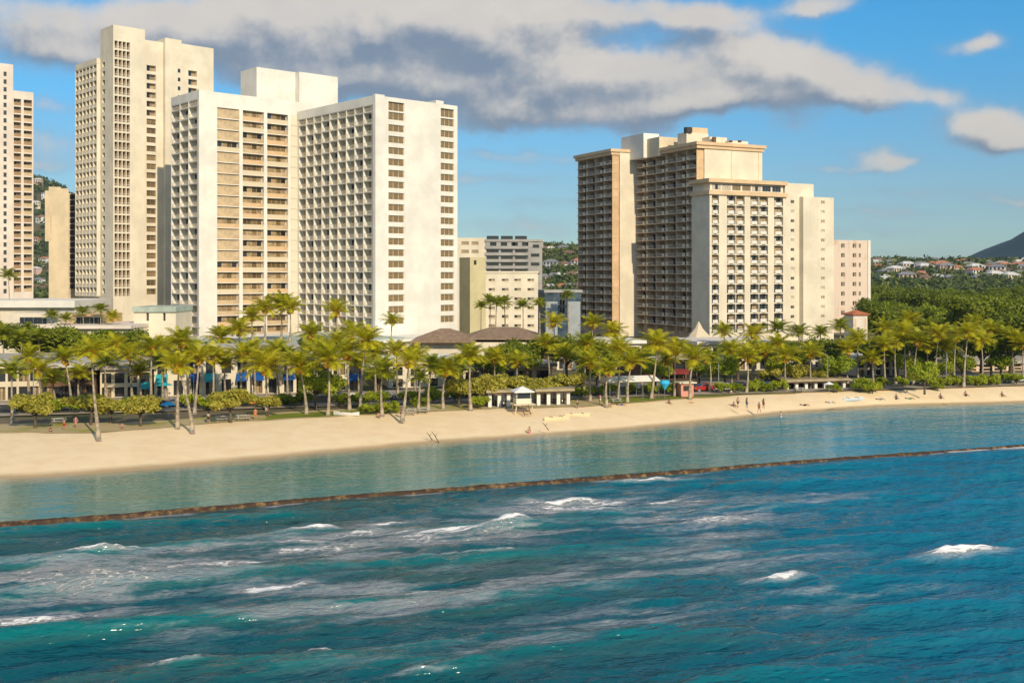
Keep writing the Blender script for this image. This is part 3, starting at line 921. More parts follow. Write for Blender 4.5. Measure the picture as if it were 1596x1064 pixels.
# lift housings on the roof
lx_, ly_ = f.local(400, 292)
bx1 = f.lx(458, ly_)
pb = MB()
pb.box(lx_, bx1 + 3, ly_, ly_ + 9, zt2 - 2, zat(104.5, 292), WHITE)
pb.box(bx1 + .4, f.lx(526.5, ly_ - 2.2), ly_ - 2.2, ly_ + 8, zt2 - 2, zat(107.5, 294), WHITE)
pb.build('roof_house', rt)
wall.build('wall', rt)
grid.build('balcony_grid', rt)
put_parts(rt, items)
# podium under the hotel: its own low building
f2 = Frame(640, 246, 41.7)
rt = f2.root('hotel_podium', 'low flat roofed podium with pale deck roof at the foot of the white grid hotel', 'podium')
pm = MB()
px0 = f2.lx(455, 0)
pm.box(-52, 14, 4, 46, 2, 7.6, CREAM)
pm.box(-53, 15, 3.2, 47, 7.603, 8.2, WHITE)
pm.box(-50, 2, 4.0, 30, 8.21, 8.5, ROOF_GREEN)
pm.build('wall', rt)
it = []
for i in range(14):
    it.append(('window', window(3.2, 2.4, 'dark', None, 3), (-49 + i * 4.4, 3.99, 3.2), FRONT))
put_parts(rt, it)

# ---------- tall cream tower behind, left
f = Frame(176.5, 300, 43.5)
rt = f.root('apartment_tower', 'tallest cream tower with fine balcony grids and a shaft crowned by a tall block')
wall, grid, items = MB(), MB(), []
zt = f.z(84)
zp = f.z(38.5)
xa = f.lx(226)                       # front of the shaft
ya0, ya1 = f.ly(156.5), f.ly(122.5)
pitch = (f.z(225, 20) - f.z(455, 20)) / ((455 - 225) / 13.7)
z0 = f.z(462)
nf_ = int((zt - 3 - z0) / pitch)
zs = [z0 + k * pitch for k in range(nf_ + 1)]
# shaft with a grid column
gc = (f.lx(178), f.lx(203))
nb = 4
cw = (gc[1] - gc[0]) / nb
gcols = [(gc[0] + i * cw + .11, gc[0] + (i + 1) * cw - .11) for i in range(nb)]
zsg = zs + [zs[-1] + pitch, zs[-1] + 2 * pitch]
grow = [(z + .05, z + pitch - .38) for z in zsg]
facade(wall, front(0), 0, xa, 2, zp, gcols, grow, 1.0, CREAM, WOODB)
for z0_, z1_ in grow:
    for a, b_ in gcols:
        items.append(('railing', railing(b_ - a - .02, .6, WHITE, 2), ((a + b_) / 2, .12, z0_ + .005), FRONT))
# side of the shaft with a column of small windows
sc = [(f.ly(163.5) , f.ly(159.5))]
facade(wall, left(0), 0, ya0, 2, zp, sc, [(z + .8, z + 2.1) for z in zs], .4, CREAM, GLASS_D)
wall.box(0, xa, 0, ya0, 2, zp, CREAM, skip='fld')
# main body
xe = f.lx(327.5, 3)
wall.box(.02, xe, ya0 + .01, ya1, 2, zt, CREAM, skip='fl')
wall.face([(.02, ya0, 2), (.02, ya1, 2), (.02, ya1, zt), (.02, ya0, zt)], CREAM)
wall.box(-1.0, .01, ya0 + .2, ya1, zt - 1.6, zt + .01, CREAM)
eggcrate(grid, items, .02, ya0 + .3, ya1, 6, zs + [zt - 1.65], CREAM, dep=1.0, t=.2, win_w=.6, wstyle=('dark', 'mix', 'bronze'), rail_h=.9, panel_h=.85)
# recessed part with a column of balconies
xb = f.lx(254, 1.6)
zt3 = f.z(62, xa, 2)
colc = (f.lx(228.5, 1.6), f.lx(243, 1.6))
crow = [(z + .4, z + 2.05) for z in zs]
facade(wall, front(1.6), xa + .01, xb, 2, zt3, [colc], crow, 1.1, CREAM, BROWNW)
wall.box(xa + .01, xb, 1.6, ya0 + 5, zt - .5, zt3, CREAM, skip='f')
for k, (p, q) in enumerate(crow):
    items.append(('window', window(colc[1] - colc[0] - .03, q - p - .03, 'bronze' if k < 20 else 'mix', None, 2), ((colc[0] + colc[1]) / 2, 1.6 + (.5 if k < 20 else 1.0), p + .015), FRONT))
# second shaft
xc = f.lx(283, .2)
zs2 = f.z(59, xb, .2)
wall.box(xb + .01, xc, .2, ya0 + 4, 2, zs2, CREAM)
# right end
zt4 = f.z(76, xe, 1)
c1 = (f.lx(275.5 + 8, .9), f.lx(281 + 8, .9))
c1 = (f.lx(285.5, .9), f.lx(288.5, .9))
c2 = (f.lx(293.5, .9), f.lx(307, .9))
facade(wall, front(.9), xc + .01, xe, 2, zt4, [c2], crow, 1.1, CREAM, BROWNW)
wall.box(xc + .01, xe, .9, ya1, 2, zt4, CREAM, skip='f')
for k, (p, q) in enumerate(crow[-8:]):
    items.append(('window', window(c2[1] - c2[0] - .03, q - p - .03, 'mix', None, 2), (sum(c2) / 2, 1.9, p + .015), FRONT))
for z in zs[-8:]:
    items.append(('window', window(.8, 1.1, 'dark', None, 1), (f.lx(279, .2), .19, z + .8), FRONT))
wall.build('wall', rt)
grid.build('balcony_grid', rt)
put_parts(rt, items)

# ---------- pink-white towers cut by the left edge
f = Frame(-30, 312, 41)
rt = f.root('apartment_tower', 'pinkish white tower with one column of small dark windows, cut off by the left edge')
wall, items = MB(), []
x1 = f.lx(20.5)
zt = f.z(101, x1, 0)
zb = f.z(462, x1, 0)
col = (f.lx(5.5), f.lx(10.5))
pitch = (f.z(113, 10) - f.z(449, 10)) / 28
rw = [(zb + .9 + k * pitch, zb + .9 + k * pitch + 1.3) for k in range(29)]
facade(wall, front(0), 0, x1, 2, zt, [col], rw, .5, PALE, DARK)
wall.box(0, x1, 0, 12, 2, zt, PALE, skip='f')
for p, q in rw:
    items.append(('window', window(col[1] - col[0] - .02, 1.28, 'dark', None, 2), (sum(col) / 2, .3, p + .01), FRONT))
wall.build('wall', rt)
put_parts(rt, items)
f = Frame(20.6, 318, 41)
rt = f.root('apartment_tower', 'slim tower with two columns of brown balconies, stepping down beside the pinkish left edge tower')
wall, items = MB(), []
x1 = f.lx(52)
zt = f.z(143.5, 4, 0)
cols = [(f.lx(21.5), f.lx(33)), (f.lx(37), f.lx(50))]
pitch = (zt - 2 - f.z(455)) / 25.0
rw = [(f.z(455) + k * pitch, f.z(455) + k * pitch + pitch - .35) for k in range(25)]
facade(wall, front(0), 0, x1, 2, zt, cols, rw, 1.3, PALE, BROWNW)
wall.box(0, x1, 0, 12, 2, zt, PALE, skip='f')
for k, (p, q) in enumerate(rw):
    for ci, (a, b_) in enumerate(cols):
        items.append(('window', window(b_ - a - .3, q - p - .1, ('bronze', 'tan')[ci] if k % 4 else 'mix', None, 2), ((a + b_) / 2, 1.26, p + .01), FRONT))
        items.append(('balcony_panel', panel(b_ - a - .03, .9, (BROWNP, TAN)[ci] if (k + ci) % 5 else BROWNP), ((a + b_) / 2, .12, p + .01), FRONT))
wall.build('wall', rt)
put_parts(rt, items)

# ---------- plain beige slab tower between
f = Frame(76, 336, 22)
rt = f.root('office_tower', 'plain beige tower with a stepped shoulder and a dark brown side strip')
wall = MB()
x1, x2 = f.lx(107), f.lx(121.5)
zt = f.z(291)
wall.box(0, f.lx(95), 0, 10, 2, zt, BEIGE)
wall.box(f.lx(95) + .01, x1, .35, 10, 2, zt - .4, BEIGE)
wall.box(f.lx(70), -.01, .6, 10, f.z(376), zt - 1.2, BEIGE)
for i in range(1, 4):
    xx = f.lx(76 + 5 * i)
    wall.box(xx - .12, xx + .12, -.14, -.001, 2, zt - 1, BEIGE)
wall.build('wall', rt)
side = MB()
side.box(x1 + .01, x2, .9, 10, 2, f.z(300), BROWNW)
for k in range(16):
    z = f.z(450) + k * (f.z(300) - f.z(450)) / 16
    side.box(x1 + .3, x2 - .1, .75, .899, z, z + 1.5, DARK)
side.build('side_wing', rt)
sl = MB(); sl.box(f.lx(78.2), f.lx(80.2), -.05, .3, f.z(374), f.z(316), BROWNW); sl.build('slit_window', rt)

# ---------- low flat buildings, left
rt = thing('flat_roof_building', 'long low building with broad white roof slab at the left edge', 'building', (0, 0, 0))
m = MB()
Yb = 268
m.box(w2(-160, Yb), w2(118, Yb), Yb, Yb + 22, 2, zat(480, Yb), CREAM)
m.box(w2(-160, Yb) - 1, w2(120, Yb), Yb - 1.5, Yb + 23, zat(479, Yb), zat(468, Yb), WHITE)
m.build('wall', rt)
it = [('window', window(2.4, 1.8, 'dark', None, 2), (w2(-140 + 24 * i, Yb), Yb - .01, 6.5), FRONT) for i in range(11)]
put_parts(rt, it)
rt = thing('flat_roof_building', 'small cream block with two dark slits below the grey shaded wall', 'building', (0, 0, 0))
m = MB()
Yb = 236
facade(m, front(Yb), w2(208.5, Yb), w2(274, Yb), 2, zat(486, Yb), [(w2(228, Yb), w2(232, Yb)), (w2(254, Yb), w2(258, Yb))], [(zat(500, Yb), zat(488, Yb))], .5, CREAM, DARK)
m.box(w2(208.5, Yb), w2(274, Yb), Yb, Yb + 12, 2, zat(486, Yb), CREAM, skip='f')
m.box(w2(208, Yb) - .2, w2(274, Yb) + .2, Yb - .5, Yb + 12, zat(486, Yb) + .003, zat(478, Yb), ROOF_GREEN)
m.build('wall', rt)
rt = thing('terrace_building', 'two low terraces with pinkish decks and planters among small palms', 'building', (0, 0, 0))
m = MB()
Yb = 226
m.box(w2(70, Yb), w2(205, Yb), Yb, Yb + 20, 2, zat(512, Yb), CREAM)
m.box(w2(68, Yb), w2(207, Yb), Yb - 1, Yb + 20, zat(512, Yb) + .003, zat(507, Yb), PALE)
m.box(w2(20, Yb + 10), w2(100, Yb + 10), Yb + 8, Yb + 20, zat(507, Yb), zat(490, Yb), CREAM)
m.box(w2(115, Yb + 10), w2(165, Yb + 10), Yb + 8, Yb + 20, zat(507, Yb), zat(492, Yb), ORANGEW)
m.build('wall', rt)
it = [('window', window(2.0, 1.5, 'dark', None, 2), (w2(x, Yb + 8), Yb + 7.99, zat(505, Yb + 8)), FRONT) for x in (38, 52, 66, 126, 140, 153)]
put_parts(rt, it)

# ---------- middle group
f = Frame(757, 300, 6)
rt = f.root('small_hotel', 'six storey cream hotel with four columns of dark windows behind palms')
m, items = MB(), []
x1 = f.lx(838.5)
zt = f.z(425.5)
cols = [(f.lx(a), f.lx(b_)) for a, b_ in ((761.5, 771.5), (782, 792.5), (801.5, 812), (822, 832.5))]
rw = [(zat(b_, 300), zat(a, 300)) for a, b_ in reversed(((434.5, 440.5), (449, 455.5), (463.5, 470), (478, 484.5), (491, 498), (505.5, 512)))]
facade(m, front(0), 0, x1, 2, zt, cols, rw, .5, CREAM, DARK)
m.box(0, x1, 0, 14, 2, zt, CREAM, skip='f')
m.box(-.2, x1 + .2, -.25, .3, zt + .003, zt + .5, CREAM)
for a, b_ in cols:
    for p, q in rw:
        items.append(('window', window(b_ - a - .02, q - p - .02, 'mix', None, 2), ((a + b_) / 2, .25, p + .01), FRONT))
        items.append(('balcony_panel', panel(b_ - a - .02, .42, BEIGE), ((a + b_) / 2, .1, p + .01), FRONT))
m.build('wall', rt)
put_parts(rt, items)
f = Frame(732.5, 297, 34)
rt = f.root('stair_tower', 'narrow olive tower with one dark square hole near its top, beside the white hotel', 'building')
m = MB()
zt = f.z(401)
m.box(0, f.lx(757), 0, f.ly(716), 2, zt, OLIVE)
m.build('wall', rt)
h = MB(); h.box(f.lx(738.5), f.lx(742.5), -.05, .3, f.z(412.5), f.z(405.5), DARK); h.build('opening', rt)
f = Frame(712, 402, 3)
rt = f.root('concrete_building', 'grey concrete building with dark window bands, far behind the small cream hotel', 'building')
m, items = MB(), []
x0, x1, x2 = f.lx(757), f.lx(823), f.lx(845)
m.box(0, x0 - .01, 0, 16, 2, f.z(370.5), CREAM)
for py in (377, 390):
    for a, b_ in ((719, 731), (735, 746)):
        items.append(('window', window(f.lx(b_) - f.lx(a), 1.3, 'tan', None, 2), ((f.lx(a) + f.lx(b_)) / 2, -.01, f.z(py + 4.5)), FRONT))
m.box(x0, x1, .4, 16, 2, f.z(386), GREYW)
for i in range(6):
    p = f.z(429 - i * 10.3)
    m.box(x0 - .3, x1 + .2, -.35, .39, p, p + 1.1, GREYW)
    q = [x0 + .2 + j * (x1 - x0) / 3 for j in range(3)]
    for xx in q:
        items.append(('window', window((x1 - x0) / 3 - .8, 1.25, 'dark', DMETAL, 4), (xx + (x1 - x0) / 6 - .2, .38, p + 1.15), FRONT))
m.box(x1 + .01, x2, -.2, 16, 2, f.z(377), GREYW)
m.box(x0, x2 + .2, -.6, 16, f.z(376.5), f.z(373), GREYW)
for i in range(6):
    xx = x0 + i * (x2 - x0) / 5.3
    m.box(xx, xx + 1.6, -.3, 8, f.z(385.5), f.z(376.6), GREYW)
m.box(x0, x1, 1.5, 8, f.z(385.5), f.z(376.6), DARK)
for i in range(4):
    items.append(('window', window((x2 - x1) * .6, 1.2, 'dark', DMETAL, 3), ((x1 + x2) / 2, -.21, f.z(428 - i * 14)), FRONT))
m.build('wall', rt)
put_parts(rt, items)
f = Frame(849, 330, 12)
rt = f.root('glass_building', 'small blue-grey building with two pale grey panels and dark glass between', 'building')
m, items = MB(), []
zt = f.z(456)
m.box(0, f.lx(906), 0, 10, 2, zt, GLASS_BL)
for a, b_ in ((850, 868.5), (884, 904)):
    m.box(f.lx(a), f.lx(b_), -.4, -.002, 2, f.z(470), GREYPANEL)
m.box(-.3, f.lx(906) + .3, -.5, 10.3, zt + .003, zt + .8, GREYW)
m.build('wall', rt)
for i in range(4):
    for j in range(3):
        items.append(('window', window(1.6, 1.8, 'blue', DMETAL, 2), (f.lx(872 + 4.2 * j), -.01, f.z(500 - i * 12)), FRONT))
put_parts(rt, items)

# ---------- restaurant with hipped brown roof
Yb = 236
rt = thing('restaurant', 'wide low restaurant with dark brown hipped roof below the cream hotel', 'restaurant', (0, 0, 0))
m = MB()
x0, x1 = w2(655, Yb), w2(840, Yb)
m.box(x0, x1, Yb, Yb + 20, 2, zat(533, Yb), CREAM)
m.build('wall', rt)
ro = MB()
def hip(b_, x0, x1, y0, y1, z0, z1, inset, mtl, eave=.3):
    b_.box(x0, x1, y0, y1, z0, z0 + eave, mtl)
    yc = (y0 + y1) / 2
    A_, B_, C_, D_ = (x0, y0, z0 + eave), (x1, y0, z0 + eave), (x1, y1, z0 + eave), (x0, y1, z0 + eave)
    E_, F_ = (x0 + inset, yc, z1), (x1 - inset, yc, z1)
    b_.face([A_, B_, F_, E_], mtl); b_.face([B_, C_, F_], mtl); b_.face([C_, D_, E_, F_], mtl); b_.face([D_, A_, E_], mtl)
hip(ro, x0 - 2, w2(742, Yb), Yb - 2.5, Yb + 14, zat(533, Yb), zat(511, Yb + 7), 6, BROOF)
hip(ro, w2(728, Yb), x1 + .5, Yb - 1, Yb + 22, zat(529, Yb), zat(509.5, Yb + 10), 5, BROOF)
ro.build('roof', rt)
it = [('window', window(2.6, 2.6, 'dark', WOODB, 3), (w2(672 + 23 * i, Yb), Yb - .01, 3), FRONT) for i in range(8)]
put_parts(rt, it)

# ---------- brown balcony tower
f = Frame(1098, 339, 26)
rt = f.root('resort_hotel', 'broad brown and cream hotel with dark balcony rows and a peach cornice')
wall, slabs, items = MB(), MB(), []
x1 = f.lx(1188)
yb = f.ly(1001)
zt = f.z(229)
zb = 2
CRM = CREAM
wall.box(0, x1, 0, yb, zb, zt, CRM, skip='l')
wall.face([(0, 0, zb), (0, yb, zb), (0, yb, zt), (0, 0, zt)], BROWNW)
wall.box(f.lx(1140) - .12, f.lx(1140) + .12, -.1, -.001, f.z(279), zt, PEACH)
wall.box(f.lx(1182) - .1, f.lx(1182) + .1, -.1, -.001, f.z(279), zt, PEACH)
xa = f.lx(966, yb)
ya = f.ly(910, xa)
zta = f.z(238, xa, yb)
wall.box(xa, x1 - 1, yb + .01, ya, zb, zta, CRM, skip='l')
wall.face([(xa, yb, zb), (xa, ya, zb), (xa, ya, zta), (xa, yb, zta)], BROWNW)
pitch = 2.76
def balconies(x0, y0, y1, nb, ztop, proj):
    zs_ = []
    z = ztop - .9 - pitch
    while z > 6:
        zs_.append(z); z -= pitch
    bw = (y1 - y0) / nb
    slabs.box(x0 - proj, x0 - .002, y0, y0 + .25, 5, ztop - .7, ORANGEW)
    for i in range(1, nb + 1):
        slabs.box(x0 - proj + .25, x0 - .002, y0 + i * bw - .12, y0 + i * bw + .12, 5, ztop - .7, BROWNW)
    for k, z in enumerate(zs_):
        slabs.box(x0 - proj - .15, x0 - .004, y0 - .12, y1 + .2, z - .22, z, BROWNW)
        for i in range(nb):
            s = y0 + (i + .5) * bw
            items.append(('window', window(bw * .8, 2.2, ('mix', 'tan', 'cream', 'dark', 'tan')[(k * 3 + i * 2) % 5], DMETAL, 3), (x0 - .004, s, z + .005), LEFT))
            items.append(('railing', railing(bw * .52, 1.0, WHITE), (x0 - proj - .04, s + bw * (.1 if i % 2 else -.1), z + .003), LEFT))
            items.append(('balcony_panel', panel(bw * .22, .95, CREAM), (x0 - proj - .02, s - bw * (.3 if i % 2 else -.34), z + .003), LEFT))
balconies(0, .5, yb - .3, 6, zt, 2.6)
balconies(xa, yb + .6, ya, 4, zta, 2.6)
cor = MB()
def cornice(x0, x1_, y0, y1, z, mtl=PEACH):
    cor.box(x0, x1_, y0, y1, z, z + 1.0, mtl)
    cor.box(x0 - .5, x1_ + .5, y0 - .5, y1 + .5, z + 1.003, z + 2.0, mtl)
cornice(-3.2, x1 + .4, -.5, yb - .2, zt - .5)
cornice(xa - 3.2, x1 - 2, yb + .2, ya + .6, zta - .8)
cor.build('cornice', rt)
ph = MB()
def roofbox(px0, px1, Yq, pyt, mtl, dep=6):
    lx0, ly0 = f.local(px0, Yq)
    ph.box(lx0, f.lx(px1, ly0), ly0, ly0 + dep, zt - 1, zat(pyt, Yq), mtl)
roofbox(1003, 1027, 361, 207.5, WHITE, 14)
roofbox(1027.5, 1066, 355, 213, BEIGE, 8)
roofbox(1070, 1104, 347, 206, CREAM, 5)
roofbox(1079, 1103, 348, 198.5, PEACH, 4)
roofbox(1106, 1133, 346, 213, CREAM, 4)
roofbox(1136, 1166, 347, 219, CREAM, 4)
ph.build('roof_house', rt)
lx0, ly0 = f.local(1072, 348)
tk = MB(); tk.tubez([(lx0, ly0, zat(208, 348)), (lx0, ly0, zat(199, 348))], [1.3, 1.3], DMETAL, 12); tk.build('roof_tank', rt)
for pxx, r_ in ((1113, .7), (1139, .6), (1153, .6)):
    lx0, ly0 = f.local(pxx, 345)
    tk = MB(); tk.tubez([(lx0, ly0, zat(222, 345)), (lx0, ly0, zat(214 if pxx < 1120 else 219, 345))], [r_, r_], WOODB, 10); tk.build('roof_vent', rt)
wall.build('wall', rt)
slabs.build('balcony_slabs', rt)
put_parts(rt, items)

# ---------- cream tower in front of it
f = Frame(1106, 330, 26)
rt = f.root('resort_hotel', 'cream hotel with rounded white balconies between plain piers under two peach cornice bands')
wall, items = MB(), []
x1 = f.lx(1224)
yb = f.ly(1078)
zt = f.z(303)
pitch = (f.z(318, 5) - f.z(488, 5)) / 11.0
zs = [f.z(318, 5) - k * pitch for k in range(16)][::-1]
zs = [z for z in zs if z > 4]
bays = [(1109.5, 1120.5), (1133, 1146.4), (1147.4, 1160.5), (1169.5, 1182.4), (1183.4, 1197), (1206.5, 1220.5)]
cols = [(f.lx(a), f.lx(b_)) for a, b_ in bays]
rw = [(z + .02, z + pitch - .35) for z in zs]
facade(wall, front(0), 0, x1, 2, zt, cols, rw, 1.3, CREAM, BEIGE)
wall.box(0, x1, 0, yb, 2, zt, CREAM, skip='f')
RB = {}
def round_balcony(w):
    k = round(w, 2)
    if k in RB:
        return RB[k]
    b_ = MB()
    n_ = 7
    pts = [(-w / 2 + w * i / n_, -.55 * math.sin(math.pi * i / n_)) for i in range(n_ + 1)]
    for i in range(n_):
        (xa_, ya_), (xb_, yb_) = pts[i], pts[i + 1]
        b_.face([(xa_, ya_, .0), (xb_, yb_, .0), (xb_, yb_, 1.05), (xa_, ya_, 1.05)], WHITE)
        b_.face([(xa_, ya_ + .1, .0), (xb_, yb_ + .1, .0), (xb_, yb_ + .1, 1.05), (xa_, ya_ + .1, 1.05)], WHITE)
        b_.face([(xa_, ya_, 1.05), (xb_, yb_, 1.05), (xb_, yb_ + .1, 1.05), (xa_, ya_ + .1, 1.05)], WHITE)
    b_.face([(p[0], p[1], .0) for p in pts] , CREAM)
    RB[k] = b_
    return b_
for ci, (a, b_) in enumerate(cols):
    for k, (p, q) in enumerate(rw):
        items.append(('window', window(b_ - a - .2, q - p - .06, ('dark', 'dark', 'mix')[(k + ci) % 3] if k < 5 else ('cream', 'tan', 'shut', 'tan')[(k * 3 + ci) % 4], None, 2), ((a + b_) / 2, 1.27, p + .01), FRONT))
        items.append(('round_balcony', round_balcony((b_ - a) * .72), ((a + b_) / 2, .02, p + .01), FRONT))
cor = MB()
cor.box(-.6, x1 + .6, -.6, yb + .2, zt + .003, zt + 1.3, PEACH)
cor.box(-1.0, x1 + .2, -1.0, yb + .3, f.z(284), f.z(278), PEACH)
cor.build('cornice', rt)
top = MB()
top.box(.4, x1 - .5, .4, yb, zt + 1.3, f.z(284), CREAM)
top.build('top_storey', rt)
for i, st in enumerate(('cream', 'shut', 'bronze', 'bronze', 'cream', 'dark', 'dark')):
    a = f.lx(1110 + i * 15.6, .4)
    items.append(('top_window', window(f.lx(1123 + i * 15.6, .4) - a, f.z(284) - zt - 2.0, st, None, 3), ((a + f.lx(1123 + i * 15.6, .4)) / 2, .39, zt + 1.6), FRONT))
# plain end blocks with small windows
x2 = f.lx(1268, .3)
zc = f.z(285, x1, 0)
w1 = (f.lx(1232.5, .3), f.lx(1238, .3))
wr = [(z + 1.0, z + 2.0) for z in zs]
facade(wall, front(.3), x1 + .01, x2, 2, zc, [w1], wr, .35, CREAM, DARK)
wall.box(x1 + .01, x2, .3, 14, 2, zc, CREAM, skip='f')
wall.box(f.lx(1249.2) - .15, f.lx(1249.2) + .25, .1, .299, 2, zc - 4, BROWNW)
x3 = f.lx(1299.5, -1.6)
xq = f.lx(1252, -1.6)
zd = f.z(307.5, xq + 4, 0)
w2_ = (f.lx(1279.5, -1.6), f.lx(1285.5, -1.6))
facade(wall, front(-1.6), xq, x3, 2, zd, [w2_], wr, .35, CREAM, DARK)
wall.box(xq, x3, -1.6, 12, 2, zd, CREAM, skip='f')
for k, (p, q) in enumerate(wr):
    items.append(('window', window(w1[1] - w1[0] - .02, .98, 'dark' if k % 3 else 'shut', WHITE, 2), (sum(w1) / 2, .5, p + .01), FRONT))
    items.append(('window', window(w2_[1] - w2_[0] - .02, .98, 'tan' if k % 2 else 'shut', WHITE, 2), (sum(w2_) / 2, -1.4, p + .01), FRONT))
wall.build('wall', rt)
put_parts(rt, items)

# ---------- slim pinkish building to its right
f = Frame(1296, 392, 20)
rt = f.root('apartment_tower', 'slim pinkish cream block with rusty stained window columns, right of the cream hotel')
m, items = MB(), []
x1 = f.lx(1356)
zt = f.z(374)
cols = [(f.lx(a), f.lx(b_)) for a, b_ in ((1311, 1316.5), (1329, 1334.5), (1338.5, 1341.5))]
rw = [(f.z(386 + 15 * i), f.z(379.5 + 15 * i)) for i in range(9)][::-1]
facade(m, front(0), 0, x1, 2, zt, cols, rw, .5, mat('rusty_plaster', (.74, .60, .48), scale=.25, col2=(.58, .36, .24), lo=.52, hi=.8, streak=.4), BROWNW)
m.box(0, x1, 0, 12, 2, zt, PALE, skip='f')
m.box(x1 - 1.1, x1 + .05, -.3, -.002, 2, zt + .1, WHITE)
for a, b_ in cols:
    for p, q in rw:
        items.append(('window', window(b_ - a - .02, q - p - .02, 'mix', None, 2), ((a + b_) / 2, .3, p + .01), FRONT))
m.build('wall', rt)
put_parts(rt, items)

# ---------- pink turret with tiled pyramid roof
f = Frame(1330, 262, 24)
rt = f.root('turret', 'small pink square turret with red tiled pyramid roof', 'tower')
m = MB(); sw_ = f.lx(1352)
m.box(0, sw_, 0, 3.2, 2, f.z(491), PALE)
m.box(.4, .9, -.05, 0.2, f.z(515), f.z(496), PEACH); m.box(sw_ - .9, sw_ - .4, -.05, 0.2, f.z(515), f.z(496), PEACH)
m.build('wall', rt)
ro = MB()
z0 = f.z(491)
ro.box(-.5, sw_ + .5, -.5, 3.7, z0, z0 + .25, ROOF_RED)
ap = (sw_ / 2, 1.6, f.z(483.5))
cs = [(-.5, -.5, z0 + .25), (sw_ + .5, -.5, z0 + .25), (sw_ + .5, 3.7, z0 + .25), (-.5, 3.7, z0 + .25)]
for i in range(4):
    ro.face([cs[i], cs[(i + 1) % 4], ap], ROOF_RED)
ro.build('roof', rt)

# ---------- low street fronts: each built along the street line
ST = math.atan(.262)
class Street(Frame):
    def __init__(self, px, back=0.0):
        k = (px - CX) / FPX
        # point on the building line (road centre + 11 m + back) seen at this bearing
        Yp = (175 + 62 * .262 + 11.4 + back) / (1 - .262 * k)
        Frame.__init__(self, px, Yp, math.degrees(ST))

def shopfront(name, label, px0, px1, pytop, bays, wallm, roofm, cat='shop', back=0, upper=True, depth=14, awn=None, style='dark', open_frac=.74, roof_over=.9):
    f = Street(px0, back)
    rt = f.root(name, label, cat)
    m, items = MB(), []
    x1 = f.lx(px1)
    zt = f.z(pytop, x1 / 2)
    bw = x1 / bays
    cols = [((i + (1 - open_frac) / 2) * bw, (i + 1 - (1 - open_frac) / 2) * bw) for i in range(bays)]
    h = zt - 2.1
    rw = [(2.15, 2.1 + h * .36), (2.1 + h * .50, 2.1 + h * .86)] if upper else [(2.15, 2.1 + h * .72)]
    facade(m, front(0), 0, x1, 2, zt, cols, rw, .8, wallm, DARK)
    m.box(0, x1, 0, depth, 2, zt, wallm, skip='f')
    m.build('wall', rt)
    r_ = MB()
    r_.box(-roof_over, x1 + roof_over, -roof_over, depth + .4, zt + .003, zt + .7, roofm)
    r_.build('roof', rt)
    for i, (a, b_) in enumerate(cols):
        for j, (p, q) in enumerate(rw):
            items.append(('window', window(b_ - a - .02, q - p - .02, style if (i + j) % 3 else 'mix', DMETAL, 3), ((a + b_) / 2, .5, p + .01), FRONT))
        if awn:
            am = awn[i % len(awn)]
            if am is not None:
                aw = MB()
                w = (b_ - a) / 2 + .15
                z = 2.1 + h * .38
                z2 = z + h * .13
                aw.face([(-w, 0, z2), (w, 0, z2), (w, -1.6, z), (-w, -1.6, z)], am)
                aw.face([(-w, -1.6, z), (w, -1.6, z), (w, -1.6, z - .4), (-w, -1.6, z - .4)], am)
                aw.face([(-w, 0, z2), (-w, -1.6, z), (-w, 0, z)], am)
                aw.face([(w, 0, z2), (w, -1.6, z), (w, 0, z)], am)
                items.append(('awning', aw, ((a + b_) / 2, -.02, 0), FRONT))
    put_parts(rt, items)
    return f, rt
shopfront('shop', 'two storey beige shop in shade behind the palms at the left edge', -60, 62, 566, 7, BEIGE, ROOFC, style='dark', open_frac=.8)
shopfront('shop', 'two storey brown fronted shop between the left palms', 66, 150, 572, 5, WOODB, CONC, style='dark', open_frac=.82, back=2)
shopfront('shop', 'low shaded shop with turquoise awning left of the blue awning arcade', 156, 236, 575, 4, BEIGE, ROOFC, awn=[None, None, None, TEALC])
shopfront('shopping_arcade', 'white two storey arcade with bright blue awnings behind the palms', 240, 462, 549, 9, CREAM, CONC, 'arcade', awn=[TEALC, None, BLUEC, TEALC, None, BLUEC, BLUEC, None, BLUEC], open_frac=.6)
shopfront('shop', 'cream shop with a dark blue awning beside the white arcade', 466, 566, 560, 4, CREAM, CONC, awn=[BLUEC, None, None, BLUEC], back=2)
shopfront('shop', 'pale cream two storey shop under the restaurant roof', 606, 716, 566, 4, CREAM, WHITE, back=4, open_frac=.55)
shopfront('shop', 'low dim pavilion shop behind the dark green trees', 722, 860, 572, 5, BEIGE, ROOFC, back=10, upper=False)
shopfront('shop', 'beige terrace building with white slab roof, left foot of the brown tower', 868, 1000, 536, 5, CREAM, WHITE, back=34)
shopfront('shop', 'two storey dark brown shop with red signs behind palms', 1000, 1086, 560, 5, WOODB, CONC, awn=[REDP, None, REDP], back=6, open_frac=.85)
shopfront('shop', 'cream shop with dark red bays at the foot of the cream hotel', 1090, 1200, 536, 6, CREAM, PALE, awn=[REDP, None], back=22, open_frac=.7)
shopfront('shop', 'low beige shop with pinkish roof behind the right palms', 1206, 1330, 548, 6, CREAM, PEACH, back=24, open_frac=.8)
shopfront('shop', 'cream shop front with tall dark openings below the pink turret', 1336, 1402, 560, 5, CREAM, WHITE, back=3, open_frac=.66)
shopfront('shop', 'dim low building under the trees at the right edge', 1500, 1640, 566, 6, BROWNW, ROOFC, back=6, open_frac=.8)
